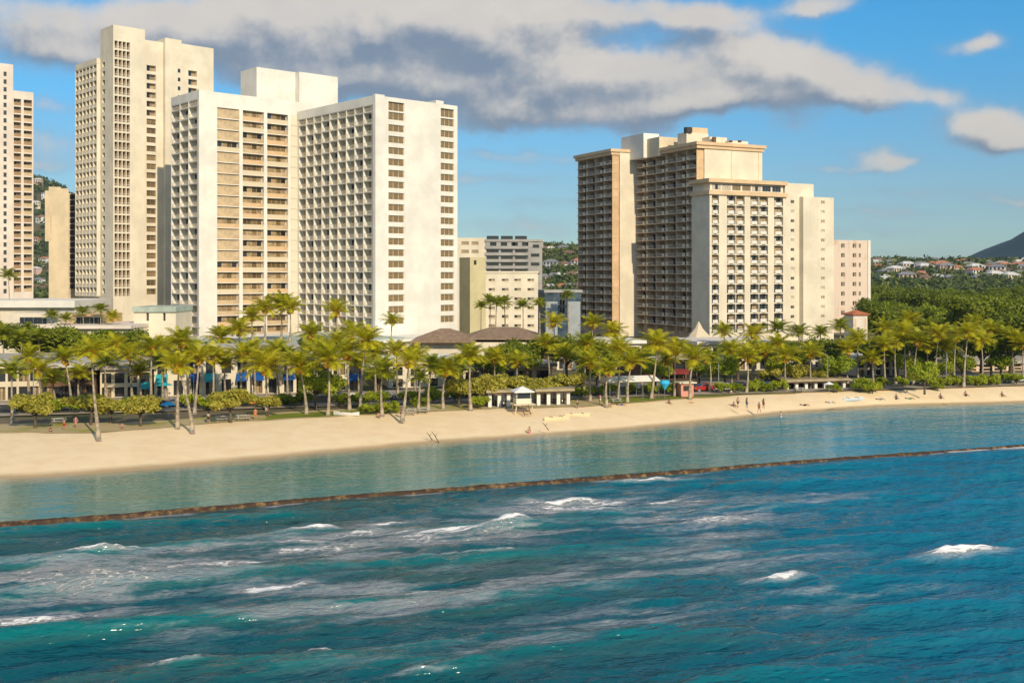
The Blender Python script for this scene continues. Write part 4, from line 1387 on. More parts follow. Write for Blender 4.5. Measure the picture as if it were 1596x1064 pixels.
# white peaked tent on the terrace
Yt = 255
tn = thing('peaked_tent', 'pale peaked canvas tent in front of the grey shaded side of the cream hotel', 'tent', (w2(1089, Yt), Yt, 0))
m = MB()
m.tubez([(0, 0, zat(527, Yt)), (0, 0, zat(521, Yt)), (0, 0, zat(512, Yt)), (0, 0, zat(501, Yt))], [3.0, 2.3, 1.0, .1], BEIGE, 8)
m.build('canopy', tn)
for a in range(4):
    lg_ = MB(); lg_.tube([(2.4 * math.cos(a * 1.57 + .8), 2.4 * math.sin(a * 1.57 + .8), 2), (2.4 * math.cos(a * 1.57 + .8), 2.4 * math.sin(a * 1.57 + .8), zat(526, Yt))], [.08, .08], METAL, 6)
    lg_.build('leg', tn)

# ================================================================== plants
def frond(vs, fs, az, el, length, droop, rng, nl=15):
    """one feather frond: a rachis ribbon and narrow leaflets hanging from it"""
    d = np.array([math.cos(az), math.sin(az), 0.0])
    side = np.array([-math.sin(az), math.cos(az), 0.0])
    P = []
    a = el
    p = np.zeros(3)
    seg = length / nl
    for i in range(nl + 1):
        P.append((p.copy(), a))
        p = p + seg * (d * math.cos(a) + np.array([0, 0, math.sin(a)]))
        a -= droop / nl * (.5 + 1.2 * i / nl)
    for i in range(nl):
        (p, a), (q, a2) = P[i], P[i + 1]
        w = .07 * (1 - i / nl) + .02
        k = len(vs)
        vs += [p - side * w, p + side * w, q + side * w * .85, q - side * w * .85]
        fs.append((k, k + 1, k + 2, k + 3))
        if i < 2:
            continue
        t = i / nl
        ll = length * .30 * math.sin(math.pi * min(1, .16 + t * .86)) ** .7 + .12
        fw = d * math.cos(a) + np.array([0, 0, math.sin(a)])
        up = np.cross(fw, side)
        for sgn in (-1, 1):
            for sub in (0, .5):
                b0 = p + (q - p) * sub
                tip = b0 + side * sgn * ll * rng.uniform(.62, .85) + fw * ll * rng.uniform(.45, .7) + np.array([0, 0, -1]) * ll * rng.uniform(.0, .38)
                hw = fw * .062
                k = len(vs)
                vs += [b0 - hw, b0 + hw * 1.2, tip + hw * .2, tip - hw * .3]
                fs.append((k, k + 1, k + 2, k + 3))

def crown_mesh(seed, n, L, up_bias, material):
    rng = np.random.default_rng(seed)
    vs, fs = [], []
    for i in range(n):
        t = i / n
        az = i * 2.39996 + rng.normal(0, .15)
        el = R(84 - 86 * t ** .85 + rng.normal(0, 6) + up_bias)
        ln = L * rng.uniform(.85, 1.08) * (.82 + .18 * math.sin(math.pi * min(1, t * 1.2)))
        frond(vs, fs, az, el, ln, R(rng.uniform(38, 80)), rng)
    return npmesh('palm_crown', np.array(vs), np.array(fs), [material])
CROWNS = [crown_mesh(10 + i, 25 + 2 * (i % 3), 3.5, 4 * (i % 2), PALMLEAF) for i in range(6)]
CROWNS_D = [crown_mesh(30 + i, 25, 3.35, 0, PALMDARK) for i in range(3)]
FR = []
for sdd in range(3):
    r_ = random.Random(sdd)
    m = MB()
    for i in range(14):
        a = i * 2.4
        rr = r_.uniform(.18, .42)
        cz = r_.uniform(-.55, .1)
        c = (rr * math.cos(a), rr * math.sin(a), cz)
        m.tubez([(c[0], c[1], c[2] - .17), (c[0], c[1], c[2] - .05), (c[0], c[1], c[2] + .1), (c[0], c[1], c[2] + .18)], [.05, .17, .15, .03], FRUIT, 6)
    for i in range(7):
        a = i * .9
        m.tube([(0, 0, .1), (.45 * math.cos(a), .45 * math.sin(a), .5), (.85 * math.cos(a), .85 * math.sin(a), .35)], [.08, .06, .02], FRUIT, 5)
    FR.append(m.mesh('fruit_cluster'))

def palm(xc, yc, xb, yb, label, size=1.0, deep=False, zbase=None, Y=None, group='coconut palms along the beach park and between the hotels'):
    if Y is None:
        Y = (CAMH - 1.9) * FPX / (yb - HY)
    z0 = 1.85 if zbase is None else zbase
    X0 = w2(xb, Y)
    zc = zat(yc, Y)
    X1 = w2(xc, Y)
    i = int(xc * 7 + yc) % 97
    rt = thing('palm_tree', label, 'palm tree', (X0, Y, z0), 0, group)
    h = zc - z0
    dx = X1 - X0
    bow = (random.random() - .5) * .5
    dy = (random.random() - .5) * 1.0
    pts, rad = [], []
    for k in range(9):
        t = k / 8
        pts.append((dx * (t ** 1.4) + bow * math.sin(math.pi * t) , dy * t * t, h * t - (.25 if k == 0 else 0)))
        rad.append(.22 * (1 - t) ** 3 + .15 - .04 * t)
    m = MB()
    m.tube(pts, rad, BARK, 8)
    m.build('trunk', rt, smooth=True)
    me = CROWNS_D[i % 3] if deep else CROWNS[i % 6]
    c = link('crown', me, rt, (pts[-1][0], pts[-1][1], h - .05), random.uniform(0, 6.28), (size, size, size))
    if not deep:
        link('fruit_cluster', FR[i % 3], c, (0, 0, -.05), random.uniform(0, 6), (1.25, 1.25, 1.25))
    return rt

PALMS = [
    # crown x, y, base x, y, label, size, deep
    (60, 578, 68, 640, 'low palm with orange crown base at the far left, left of two taller palms', 1.0, 0),
    (102, 560, 112, 640, 'palm leaning slightly left, between the low left palm and the palm on the sand', 1.0, 0),
    (143, 550, 154, 683, 'tall palm rooted out on the bare sand at left, its dark lower trunk bending right', .92, 0),
    (163, 566, 165, 622, 'half hidden palm close behind the tall palm rooted on the sand', 1.0, 1),
    (202, 554, 207, 630, 'palm with a thin pale trunk behind the yellow bush nearest the sand palm', 1.0, 0),
    (235, 545, 236, 640, 'straight palm with wide crown below the cream block with two slits', 1.1, 0),
    (20, 580, 20, 660, 'thin palm at the left edge with dim crown', .9, 1),
    (33, 528, 33, 600, 'palm with pale upper trunk against the flat white roofed building', 1.0, 1),
    (5, 522, 5, 596, 'dark full palm cut by the left edge', 1.3, 1),
    (62, 527, 62, 596, 'dark palm below the flat white roof, second row from the beach', 1.1, 1),
    (282, 534, 277, 668, 'tall palm with leaning dark foot on the sand edge, left of a twin foot', .95, 0),
    (277, 572, 300, 672, 'lower palm whose dark trunk slants strongly left from the sand edge', .95, 0),
    (311, 560, 303, 645, 'palm in front of the left end of the white arcade', 1.0, 0),
    (331, 557, 331, 628, 'bright palm close right of the palm at the end of the white arcade', 1.05, 0),
    (378, 555, 377, 632, 'palm with upright bright crown in the middle of the white arcade', 1.05, 0),
    (415, 572, 416, 640, 'broadest palm crown, spread before the pale pier of the white arcade', 1.35, 0),
    (467, 572, 478, 646, 'palm with curved pale trunk at the green lawn strip', 1.2, 0),
    (413, 482, 413, 575, 'left palm of the bright clump in front of the recessed hotel wing', 1.25, 0, 8.3, 236),
    (437, 476, 438, 575, 'middle palm of the bright clump in front of the recessed hotel wing', 1.3, 0, 8.3, 238),
    (452, 482, 452, 575, 'right palm of the bright clump in front of the recessed hotel wing', 1.3, 0, 8.3, 234),
    (393, 494, 394, 575, 'lowest palm at the left side of the bright clump before the recessed wing', 1.1, 0, 8.3, 232),
    (373, 516, 373, 590, 'back row palm left below the bright clump', 1.2, 0),
    (345, 527, 345, 592, 'back row palm below the white left end wall of the hotel', 1.2, 0),
    (485, 522, 485, 596, 'back row palm below the inner corner of the white hotel', 1.2, 0),
    (511, 562, 511, 648, 'full palm right of the curved pale trunk on the green lawn', 1.3, 0),
    (541, 553, 545, 640, 'palm with a pale S-curved trunk before the dark blue awning', 1.1, 0),
    (572, 532, 562, 640, 'tall palm with dense crown left of the white pier of the grid wing', 1.15, 0),
    (525, 486, 525, 580, 'palm against the lower balconies of the white grid wing', 1.3, 0, 8.3, 240),
    (548, 520, 548, 600, 'back row palm right under the balcony grid', 1.2, 0),
    (611, 500, 606, 588, 'slender lone palm in front of the white corner pier of the grid wing', .85, 0),
    (596, 580, 596, 648, 'bushy palm with green undergrowth at the sand edge', 1.15, 1),
    (637, 566, 627, 654, 'upright palm crown fanned over the sand edge, right of the bushy palm', 1.0, 0),
    (673, 572, 668, 640, 'palm with darker crown before the pale cream shop', 1.05, 1),
    (695, 578, 691, 638, 'low bright palm right of the darker palm before the cream shop', .95, 0),
    (734, 556, 734, 640, 'palm standing left of the yellow hedge trees, below the brown roof', 1.05, 0),
    (715, 570, 716, 626, 'shaded palm between two bright palms below the brown roof', 1.0, 1),
    (852, 537, 857, 604, 'palm with orange crown base right of the dark trees behind the pavilion', 1.0, 0),
    (862, 504, 862, 575, 'back palm in front of the blue-grey glass building', 1.1, 0),
    (914, 539, 910, 620, 'palm in front of the left edge of the brown balcony tower', 1.1, 0),
    (920, 567, 920, 626, 'lower palm just right of the palm at the left edge of the brown tower', 1.0, 0),
    (948, 579, 946, 633, 'low palm with upright crown left of the white street tent', .95, 0),
    (923, 505, 923, 580, 'back palm at the left foot of the brown balcony tower', 1.1, 0),
    (966, 546, 962, 624, 'palm with drooping crown before the plain cream wall of the brown hotel', 1.05, 0),
    (985, 565, 978, 628, 'palm with orange crown base leaning right over the white street tent', 1.1, 0),
    (956, 518, 956, 584, 'back palm before the foot of the plain cream wall', 1.1, 0),
    (1025, 538, 1015, 622, 'large palm before the dark inner balconies, trunk leaning right', 1.2, 0),
    (1054, 547, 1052, 618, 'palm before the dark brown shop with red signs', 1.05, 0),
    (1081, 559, 1076, 622, 'palm with a thick brown trunk below the peaked tent', 1.15, 0),
    (1128, 518, 1128, 582, 'back palm below the first balcony column of the cream hotel', 1.0, 0),
    (1165, 557, 1163, 613, 'palm left of the round tree before the cream hotel', 1.0, 0),
    (1174, 522, 1174, 586, 'tall back palm below the double balcony columns of the cream hotel', 1.1, 0),
    (1171, 545, 1174, 602, 'bright palm in front of the tall back palm at the cream hotel', 1.0, 0),
    (1213, 514, 1213, 582, 'dark back palm before the last balcony column of the cream hotel', 1.1, 1),
    (1245, 520, 1245, 582, 'dark back palm before the plain end wall of the cream hotel', 1.1, 1),
    (1225, 557, 1225, 608, 'low palm above the long flat pavilion', 1.1, 0),
    (1211, 538, 1211, 598, 'palm with pale trunk between the dark back palms', 1.0, 0),
    (1278, 520, 1278, 580, 'small dark palm at the right end of the cream hotel', .95, 1),
    (1311, 511, 1311, 580, 'dark palm in front of the slim pinkish block', 1.1, 1),
    (1338, 531, 1338, 600, 'palm in front of the pink turret', 1.0, 0),
    (1378, 540, 1380, 606, 'palm with orange crown base right of the pink turret', 1.0, 0),
    (1379, 514, 1379, 584, 'back palm right of the slim pinkish block', 1.1, 0),
    (1411, 520, 1411, 598, 'stout palm with pale trunk in the right park', 1.1, 0),
    (1430, 533, 1424, 600, 'palm leaning right beside the stout pale palm', 1.05, 0),
    (1463, 523, 1458, 600, 'palm with yellow crown base midway along the right park', 1.1, 0),
    (1490, 525, 1487, 596, 'palm with two dark side fronds in the right park', 1.1, 0),
    (1510, 520, 1502, 604, 'palm with bare pale trunk standing on the right lawn', 1.1, 0),
    (1543, 516, 1545, 590, 'palm with ochre dry crown near the right edge', 1.05, 0),
    (1563, 522, 1561, 590, 'thin palm with sparse crown near the right edge', .95, 1),
    (1595, 538, 1594, 596, 'palm cut by the right edge', 1.1, 0),
    (1417, 500, 1417, 572, 'highest bright palm against the right woods', 1.15, 0),
    (1520, 505, 1520, 574, 'palm against the right woods behind the bare trunked palm', 1.1, 0),
    (1447, 510, 1447, 574, 'palm half hidden against the right woods', 1.1, 1),
    (129, 487, 129, 560, 'small palm on the left terrace, before the foot of the tall tower', .75, 1, 7.6, 232),
    (157, 483, 157, 560, 'second small palm on the terrace, right of its twin', .75, 1, 7.6, 230),
    (80, 493, 80, 560, 'small palm at the left end of the terrace', .75, 1, 7.6, 231),
    (102, 497, 102, 560, 'small palm before the orange terrace wall', .7, 1, 7.6, 229),
    (176, 495, 176, 560, 'bright small palm at the right end of the terrace', .75, 0, 7.6, 231),
    (14, 430, 14, 540, 'far palm before the pinkish left edge tower', 1.1, 1, 8.0, 285),
    (764, 470, 764, 560, 'left of the dark palms before the cream hotel windows', 1.0, 1, 4.0, 276),
    (774, 474, 774, 560, 'second of the dark palms before the cream hotel windows', 1.0, 1, 4.0, 274),
    (786, 472, 786, 560, 'third dark palm before the cream hotel windows', 1.0, 1, 4.0, 278),
    (815, 477, 815, 560, 'low dark palm before the right windows of the cream hotel', .95, 1, 4.0, 272),
    (840, 474, 840, 560, 'dark palm at the right corner of the small cream hotel', .9, 1, 4.0, 276),
    (750, 478, 750, 560, 'small dark palm at the foot of the olive stair tower', .8, 1, 4.0, 276),
    (885, 462, 885, 540, 'dark palm above the blue-grey glass building', 1.0, 1, 4.0, 322),
    (252, 566, 254, 632, 'shaded palm close to the turquoise awning', 1.0, 1),
    (447, 556, 449, 622, 'shaded palm between the broadest crown and the curved trunk', 1.0, 1),
    (655, 590, 652, 640, 'short shaded palm at the sand edge before the cream shop', .8, 1),
    (935, 548, 935, 612, 'shaded palm behind the low palm at the brown tower', 1.0, 1),
    (1000, 560, 1002, 616, 'shaded palm between the leaning palms before the brown shop', 1.0, 1),
    (1105, 560, 1106, 612, 'shaded palm right of the thick trunked palm', .95, 1),
    (1265, 552, 1265, 606, 'palm behind the right half of the long flat pavilion', 1.0, 0),
    (1360, 560, 1362, 606, 'low palm among the cream shop openings', .9, 0),
    (44, 556, 46, 626, 'palm behind the low left palm, crown overlapping the flat white roof', 1.0, 0),
    (84, 590, 88, 632, 'short palm between the two leftmost trunks', .85, 0),
    (122, 584, 124, 626, 'short palm left behind the tall sand palm', .9, 0),
    (180, 540, 182, 618, 'palm behind the thin pale trunk palm, below the terrace palms', 1.05, 0),
    (218, 580, 220, 628, 'short palm before the low shaded shop with turquoise awning', .9, 0),
    (258, 542, 259, 622, 'palm below the cream slit block, right of the straight wide palm', 1.05, 0),
    (296, 552, 298, 620, 'palm behind the twin leaning trunks', 1.05, 0),
    (350, 566, 352, 626, 'palm before the middle of the arcade, left of the upright bright crown', 1.0, 0),
    (396, 548, 398, 618, 'palm right behind the upright bright crown', 1.05, 0),
    (432, 548, 434, 616, 'palm behind the broadest crown, under the bright clump', 1.05, 0),
    (490, 548, 492, 618, 'palm behind the curved pale trunk', 1.05, 0),
    (526, 536, 528, 614, 'palm below the palm against the grid wing balconies', 1.1, 0),
    (558, 566, 560, 628, 'lower palm under the tall dense palm at the grid wing', 1.0, 0),
    (585, 552, 586, 620, 'palm between the tall dense palm and the lone slender palm', 1.0, 0),
    (618, 548, 620, 616, 'palm below the lone slender palm', 1.0, 0),
    (648, 556, 648, 618, 'palm before the pale two storey shop', 1.0, 0),
    (772, 560, 773, 616, 'palm behind the middle of the yellow hedge trees', 1.0, 0),
    (806, 566, 807, 616, 'palm behind the right part of the yellow hedge trees', .95, 0),
    (880, 556, 881, 614, 'palm between the pavilion end and the brown tower palms', 1.05, 0),
    (1040, 562, 1041, 612, 'short palm right of the large leaning palm', .95, 0),
    (1140, 548, 1141, 606, 'palm behind the flat bright tree', 1.05, 0),
    (1192, 552, 1193, 604, 'palm left of the low palm above the long pavilion', 1.0, 0),
    (1320, 545, 1322, 602, 'palm left of the palm in front of the turret', 1.0, 0),
    (1395, 532, 1397, 598, 'palm between the orange based palm and the stout pale palm', 1.05, 0),
    (1445, 540, 1446, 598, 'lower palm left of the yellow based palm in the right park', 1.0, 0),
    (1476, 540, 1477, 598, 'lower palm right of the yellow based palm in the right park', 1.0, 0),
    (1528, 532, 1530, 596, 'palm right behind the bare pale trunk on the right lawn', 1.05, 0),
    (1580, 528, 1581, 594, 'palm between the thin sparse palm and the right edge', 1.05, 0),
]
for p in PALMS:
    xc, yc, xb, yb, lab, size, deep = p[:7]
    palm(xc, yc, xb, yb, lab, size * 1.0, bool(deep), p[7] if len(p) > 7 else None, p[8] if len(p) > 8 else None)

def leafcloud(rng, lobes, n, ls, flat=.0):
    """leaf-sized quads spread through several lobes, denser near their outside"""
    L = np.array(lobes)
    w = L[:, 3] * L[:, 4] * L[:, 5]
    k = rng.choice(len(L), n, p=w / w.sum())
    d = rng.normal(size=(n, 3)); d /= np.linalg.norm(d, axis=1)[:, None]
    rr = rng.uniform(0, 1, n) ** .38
    rr *= 1 + .16 * np.sin(d[:, 0] * 7 + k) * np.cos(d[:, 1] * 6 + d[:, 2] * 5)
    c = L[k, :3] + d * L[k, 3:6] * rr[:, None]
    nrm = d * .7 + rng.normal(size=(n, 3)) * .6 + np.array([0, 0, .3])
    nrm /= np.linalg.norm(nrm, axis=1)[:, None]
    a = np.cross(nrm, rng.normal(size=(n, 3))); a /= np.linalg.norm(a, axis=1)[:, None]
    b_ = np.cross(nrm, a)
    s = ls * rng.uniform(.6, 1.35, n)[:, None]
    V = np.stack([c - a * s, c - b_ * s * .55, c + a * s, c + b_ * s * .55], 1).reshape(-1, 3)
    return V, np.arange(4 * n).reshape(n, 4)

def tree_kit(seed, rx, rz, zc, nl, n, ls, material, trunk_h, trunk_r):
    rng = np.random.default_rng(seed)
    lobes = []
    for i in range(nl):
        a = i * 2.4 + rng.uniform(0, .6)
        q = rng.uniform(.25, .85)
        lobes.append((rx * q * math.cos(a), rx * q * math.sin(a), zc + rng.uniform(-.45, .5) * rz, rx * rng.uniform(.3, .5), rx * rng.uniform(.3, .5), rz * rng.uniform(.35, .6)))
    V, F = leafcloud(rng, lobes, n, ls)
    crown = npmesh('crown', V, F, [material])
    m = MB()
    m.tube([(0, 0, -.3), (.05, 0, trunk_h * .5), (.1, .05, trunk_h)], [trunk_r * 1.25, trunk_r, trunk_r * .85], BARK2, 8)
    for lb in lobes[:7]:
        m.tube([(.1, .05, trunk_h * .92), (lb[0] * .5, lb[1] * .5, (trunk_h + lb[2]) / 2), (lb[0] * .95, lb[1] * .95, lb[2])], [trunk_r * .6, trunk_r * .4, trunk_r * .12], BARK2, 6)
    return m.mesh('trunk', True), crown
KITS = {
    'big': [tree_kit(100 + i, 6.2, 3.6, 8.0, 13, 5200, .34, LEAF_D, 4.6, .45) for i in range(3)],
    'green': [tree_kit(110 + i, 5.0, 3.0, 6.6, 11, 4200, .30, LEAF_G, 3.6, .34) for i in range(3)],
    'bright': [tree_kit(115 + i, 5.2, 3.0, 6.6, 11, 4200, .32, LEAF_B, 3.6, .34) for i in range(2)],
    'yellow': [tree_kit(120 + i, 2.7, 1.35, 2.75, 9, 2600, .20, LEAF_Y, 1.5, .16) for i in range(4)],
    'round': [tree_kit(130 + i, 2.9, 2.0, 3.9, 9, 2600, .22, LEAF_B, 2.1, .18) for i in range(2)],
    'shrub': [tree_kit(140 + i, 1.6, .95, 1.1, 7, 1300, .16, LEAF_B, .5, .08) for i in range(3)],
    'dshrub': [tree_kit(150 + i, 1.6, 1.0, 1.1, 7, 1300, .16, LEAF_G, .5, .08) for i in range(2)],
}
KN = {}
def plant(kind, name, px, Y, size, label, cat='tree', group=None, z=1.9, sz=None):
    k = KN.get(kind, 0); KN[kind] = k + 1
    tr, cr2 = KITS[kind][k % len(KITS[kind])]
    rt = thing(name, label, cat, (w2(px, Y), Y, z), random.uniform(0, 6.28), group)
    s = (size, size, sz or size)
    link('trunk', tr, rt, (0, 0, 0), 0, s)
    link('crown' if cat == 'tree' else 'foliage', cr2, rt, (0, 0, 0), 0, s)
    return rt
def Yof(yb): return (CAMH - 1.9) * FPX / (yb - HY)
SG = 'yellowish sea grape trees along the sand'
for px, yb, sz_, lab in (
    (55, 668, 1.1, 'yellowish small tree nearest the left edge on the sand margin'),
    (142, 663, 1.05, 'yellowish small tree just left of the palm rooted on the sand'),
    (172, 660, .8, 'small yellowish bush touching the right of the sand palm trunk'),
    (220, 665, 1.05, 'yellowish small tree with pale trunk, between the sand palm and the twin leaning trunks'),
    (360, 659, 1.1, 'yellowish small tree before the middle of the white arcade'),
    (418, 650, .75, 'flat topped yellowish tree with forked pale trunk at the lawn edge'),
    (715, 634, 1.05, 'first yellow hedge tree from the left behind the flat pavilion'),
    (742, 632, 1.0, 'second yellow hedge tree, left of the lifeguard hut'),
    (768, 632, 1.15, 'tall yellow hedge tree left above the lifeguard hut'),
    (800, 630, 1.1, 'yellow hedge tree directly above the lifeguard hut'),
    (826, 630, .95, 'yellow hedge tree just right of the lifeguard hut'),
    (852, 627, 1.0, 'yellow hedge tree over the right half of the pavilion'),
    (880, 626, 1.1, 'last yellow hedge tree at the right end of the pavilion'),
    (1200, 606, .9, 'yellowish tree at the left end of the long flat pavilion'),
    (1245, 604, 1.0, 'yellowish tree rising behind the long flat pavilion'),
    (1280, 603, .9, 'yellowish tree above the right end of the long flat pavilion')):
    plant('yellow', 'sea_grape_tree', px, Yof(yb), sz_ * 1.12, lab, 'tree', SG)
for kind, px, yb, sz_, lab in (
    ('big', 40, 590, 1.0, 'dark wide tree behind the palms at the far left'),
    ('big', 95, 592, .95, 'dark wide tree right of the far left one, under the flat white roof'),
    ('green', 150, 590, 1.0, 'green tree behind the tall sand palm'),
    ('big', 192, 588, .9, 'dark tree behind the thin pale trunk palm'),
    ('green', 262, 590, .95, 'green tree between the cream slit block and the arcade'),
    ('bright', 300, 588, .9, 'bright tree just left under the white hotel end wall'),
    ('green', 500, 592, .95, 'green tree under the inner corner of the white hotel'),
    ('green', 340, 588, .8, 'green tree below the left wing of the white hotel'),
    ('green', 560, 594, .9, 'green tree behind the tall dense palm at the grid wing'),
    ('round', 492, 638, 1.15, 'leafy small tree with pale branches on the green lawn'),
    ('round', 512, 636, .95, 'second leafy small tree on the green lawn, right of the first'),
    ('big', 785, 606, .75, 'dark green tree behind the yellow hedge, under the brown roof'),
    ('green', 755, 608, .8, 'green tree behind the left part of the yellow hedge'),
    ('big', 822, 604, .8, 'dark green tree behind the right part of the yellow hedge'),
    ('big', 882, 600, .85, 'dark tree between two palms left of the brown tower'),
    ('big', 905, 602, .8, 'dark tree under the left foot of the brown tower'),
    ('green', 945, 598, .85, 'green tree behind the low palm at the brown tower'),
    ('bright', 1022, 608, .62, 'bright tree at the foot of the large leaning palm'),
    ('green', 1010, 590, .8, 'green tree before the dark inner balconies'),
    ('round', 1130, 608, 1.15, 'flat bright tree before the red bays of the cream hotel'),
    ('green', 1150, 592, .8, 'green tree under the first balcony columns of the cream hotel'),
    ('green', 1195, 594, .8, 'green tree under the last balcony columns of the cream hotel'),
    ('big', 1250, 592, .7, 'dark tree under the plain end of the cream hotel'),
    ('big', 1290, 592, .75, 'dark tree left of the pink turret'),
    ('round', 1306, 604, 1.1, 'bright tree at the right end of the flat pavilion'),
    ('big', 1358, 590, .8, 'dark tree right below the pink turret'),
    ('green', 1395, 588, .9, 'green tree in the park right of the turret'),
    ('big', 1450, 592, .8, 'dark tree between the stout palm and the yellow based palm'),
    ('big', 1530, 590, .85, 'dark tree behind the bare trunked palm on the right lawn'),
    ('big', 1575, 590, .9, 'dark tree near the right edge behind thin palms'),
    ('round', 1441, 612, 1.0, 'round leafy tree with dark trunk standing at the sand edge on the right'),
    ('round', 1470, 598, .8, 'small bright tree behind the round sand edge tree'),
    ('green', 30, 622, .6, 'street tree before the shaded beige shop at the left edge'),
    ('bright', 78, 620, .55, 'bright street tree before the brown fronted shop'),
    ('green', 118, 618, .6, 'street tree right of the bright one before the brown shop'),
    ('bright', 172, 616, .55, 'bright street tree behind the white parked car'),
    ('green', 212, 616, .6, 'street tree before the turquoise awning shop'),
    ('green', 470, 612, .6, 'street tree at the right end of the white arcade'),
    ('bright', 590, 614, .55, 'bright street tree behind the bushy sand edge palm'),
    ('green', 700, 610, .6, 'street tree at the right end of the pale cream shop'),
    ('bright', 930, 606, .55, 'bright street tree left of the white street tent'),
    ('green', 1090, 602, .55, 'street tree right of the thick trunked palm'),
    ('bright', 1215, 598, .55, 'bright street tree behind the left end of the long pavilion'),
    ('bright', 1420, 596, .6, 'bright street tree at the foot of the stout pale palm'),
    ('green', 1500, 594, .6, 'street tree behind the right lawn hedge'),
    ('bright', 1560, 592, .6, 'bright street tree near the right edge'),
    ('big', 75, 505, .9, 'dark tree at the foot of the plain beige tower'),
    ('big', 98, 503, .7, 'smaller dark tree right at the foot of the plain beige tower'),
    ('green', 58, 507, .75, 'green tree between the left edge towers and the beige tower'),
    ):
    plant(kind, 'leafy_tree', px, Yof(yb), sz_, lab, 'tree', 'leafy park and street trees')
for kind, px, yb, sz_, lab in (
    ('shrub', 586, 646, 1.0, 'green shrub left at the foot of the bushy palm'),
    ('shrub', 605, 645, 1.1, 'green shrub right at the foot of the bushy palm'),
    ('shrub', 745, 637, 1.1, 'bright green shrub left of the pavilion pillars'),
    ('shrub', 570, 646, .9, 'green shrub at the end of the green lawn'),
    ('dshrub', 1341, 610, 1.1, 'dark rounded shrub right of the long flat pavilion'),
    ('shrub', 1360, 610, 1.1, 'pale bright shrub beside the dark rounded shrub'),
    ('shrub', 1514, 602, 1.1, 'left one of the clipped bright hedge shrubs on the right lawn'),
    ('shrub', 1528, 602, 1.1, 'middle one of the clipped bright hedge shrubs on the right lawn'),
    ('shrub', 1543, 601, 1.2, 'right one of the clipped bright hedge shrubs on the right lawn'),
    ('shrub', 1572, 598, 1.1, 'bright shrub near the right edge'),
    ('shrub', 1495, 603, .9, 'low shrub under the bare trunked palm'),
    ('dshrub', 1300, 611, .9, 'dark low shrub at the right end of the pavilion'),
    ('shrub', 1185, 611, .9, 'shrub left of the flat pavilion'),
    ('dshrub', 1461, 607, .7, 'dark low shrub right of the round sand edge tree'),
    ('shrub', 330, 640, .9, 'small shrub before the arcade, left of the yellow tree'),
    ('dshrub', 75, 640, .9, 'dim shrub behind the leftmost yellow tree'),
    ('dshrub', 455, 632, 1.0, 'dark shrub behind the green lawn left of the leafy trees'),
    ('dshrub', 535, 632, 1.0, 'dark shrub before the dark blue awning'),
    ('dshrub', 655, 634, 1.0, 'dark shrub before the pale cream shop'),
    ('dshrub', 985, 612, .9, 'dark shrub under the white street tent'),):
    plant(kind, 'shrub', px, Yof(yb), sz_, lab, 'shrub', 'shrubs along the sand margin')

rk = np.random.default_rng(17)
for lo_, hi_, n_, where in ((10, 235, 9, 'behind the yellowish trees at the left'), (290, 480, 8, 'before the white arcade'), (520, 720, 8, 'before the pale cream shop'), (890, 1070, 7, 'around the white street tent'), (1110, 1225, 5, 'before the cream hotel'), (1340, 1590, 9, 'through the right park')):
    for j in range(n_):
        px = lo_ + (j + rk.uniform(.1, .9)) * (hi_ - lo_) / n_
        k = (px - CX) / FPX
        Yk = (175 + 62 * .262 - rk.uniform(7.6, 9.6)) / (1 - .262 * k)
        plant(('shrub', 'dshrub')[j % 2], 'kerb_shrub', px, Yk, rk.uniform(.85, 1.25), ('bright', 'dull green')[j % 2] + ' low kerb shrub along the avenue ' + where, 'shrub', 'low shrubs along the avenue kerb', 2.1)

# woods to the right: every big crown a tree of its own
rw_ = np.random.default_rng(5)
k = 0
WG = 'broad trees of the park woods at the right'
for row, (Yr_, n_) in enumerate(((262, 9), (300, 9), (345, 10), (400, 10), (460, 11), (530, 11), (610, 12))):
    for j in range(n_):
        px = 1352 + (j + rw_.uniform(.2, .8)) * 330 / n_
        if Yr_ < 420 and px < 1366: continue
        kind = ('big', 'green', 'big', 'bright')[(row + j * 3) % 4] if row < 3 else ('big', 'green', 'big')[(row + j) % 3]
        plant(kind, 'leafy_tree', px, Yr_ + rw_.uniform(-14, 14), rw_.uniform(.8, 1.5), {'big': 'dark', 'green': 'mid green', 'bright': 'light green'}[kind] + ' broad tree ' + ('at the front edge of the dense woods' if row < 2 else 'in the middle of the dense woods' if row < 5 else 'at the far side of the dense woods') + ' behind the right palms', 'tree', WG, 1.9)
        k += 1

# far hillside: woodland as one mass, houses as things
rngh = np.random.default_rng(9)
V, F = [], []
off = 0
VN, FN = [], []
for px0, px1, Y0, Y1, n_ in ((1340, 1680, 650, 1190, 1500), (830, 925, 640, 1270, 520), (20, 130, 900, 1850, 480)):
    for _ in range(n_):
        px = rngh.uniform(px0, px1)
        y = rngh.uniform(Y0, Y1)
        x = w2(px, y)
        z = hz_at(x, y)
        s = rngh.uniform(2.8, 6.5) * (1.2 if y > 1000 else 1)
        v, f_ = leafcloud(rngh, [(x, y, z + s * .8, s, s, s * .75), (x + s * .6, y, z + s * .7, s * .7, s * .7, s * .6)], 55, s * .30)
        VN.append(v); FN.append(f_ + off); off += len(v)
tag(link('hill_woods', npmesh('hill_woods', np.concatenate(VN), np.concatenate(FN), [LEAF_FAR])), 'distant woodland covering the far hillside', kind='stuff')

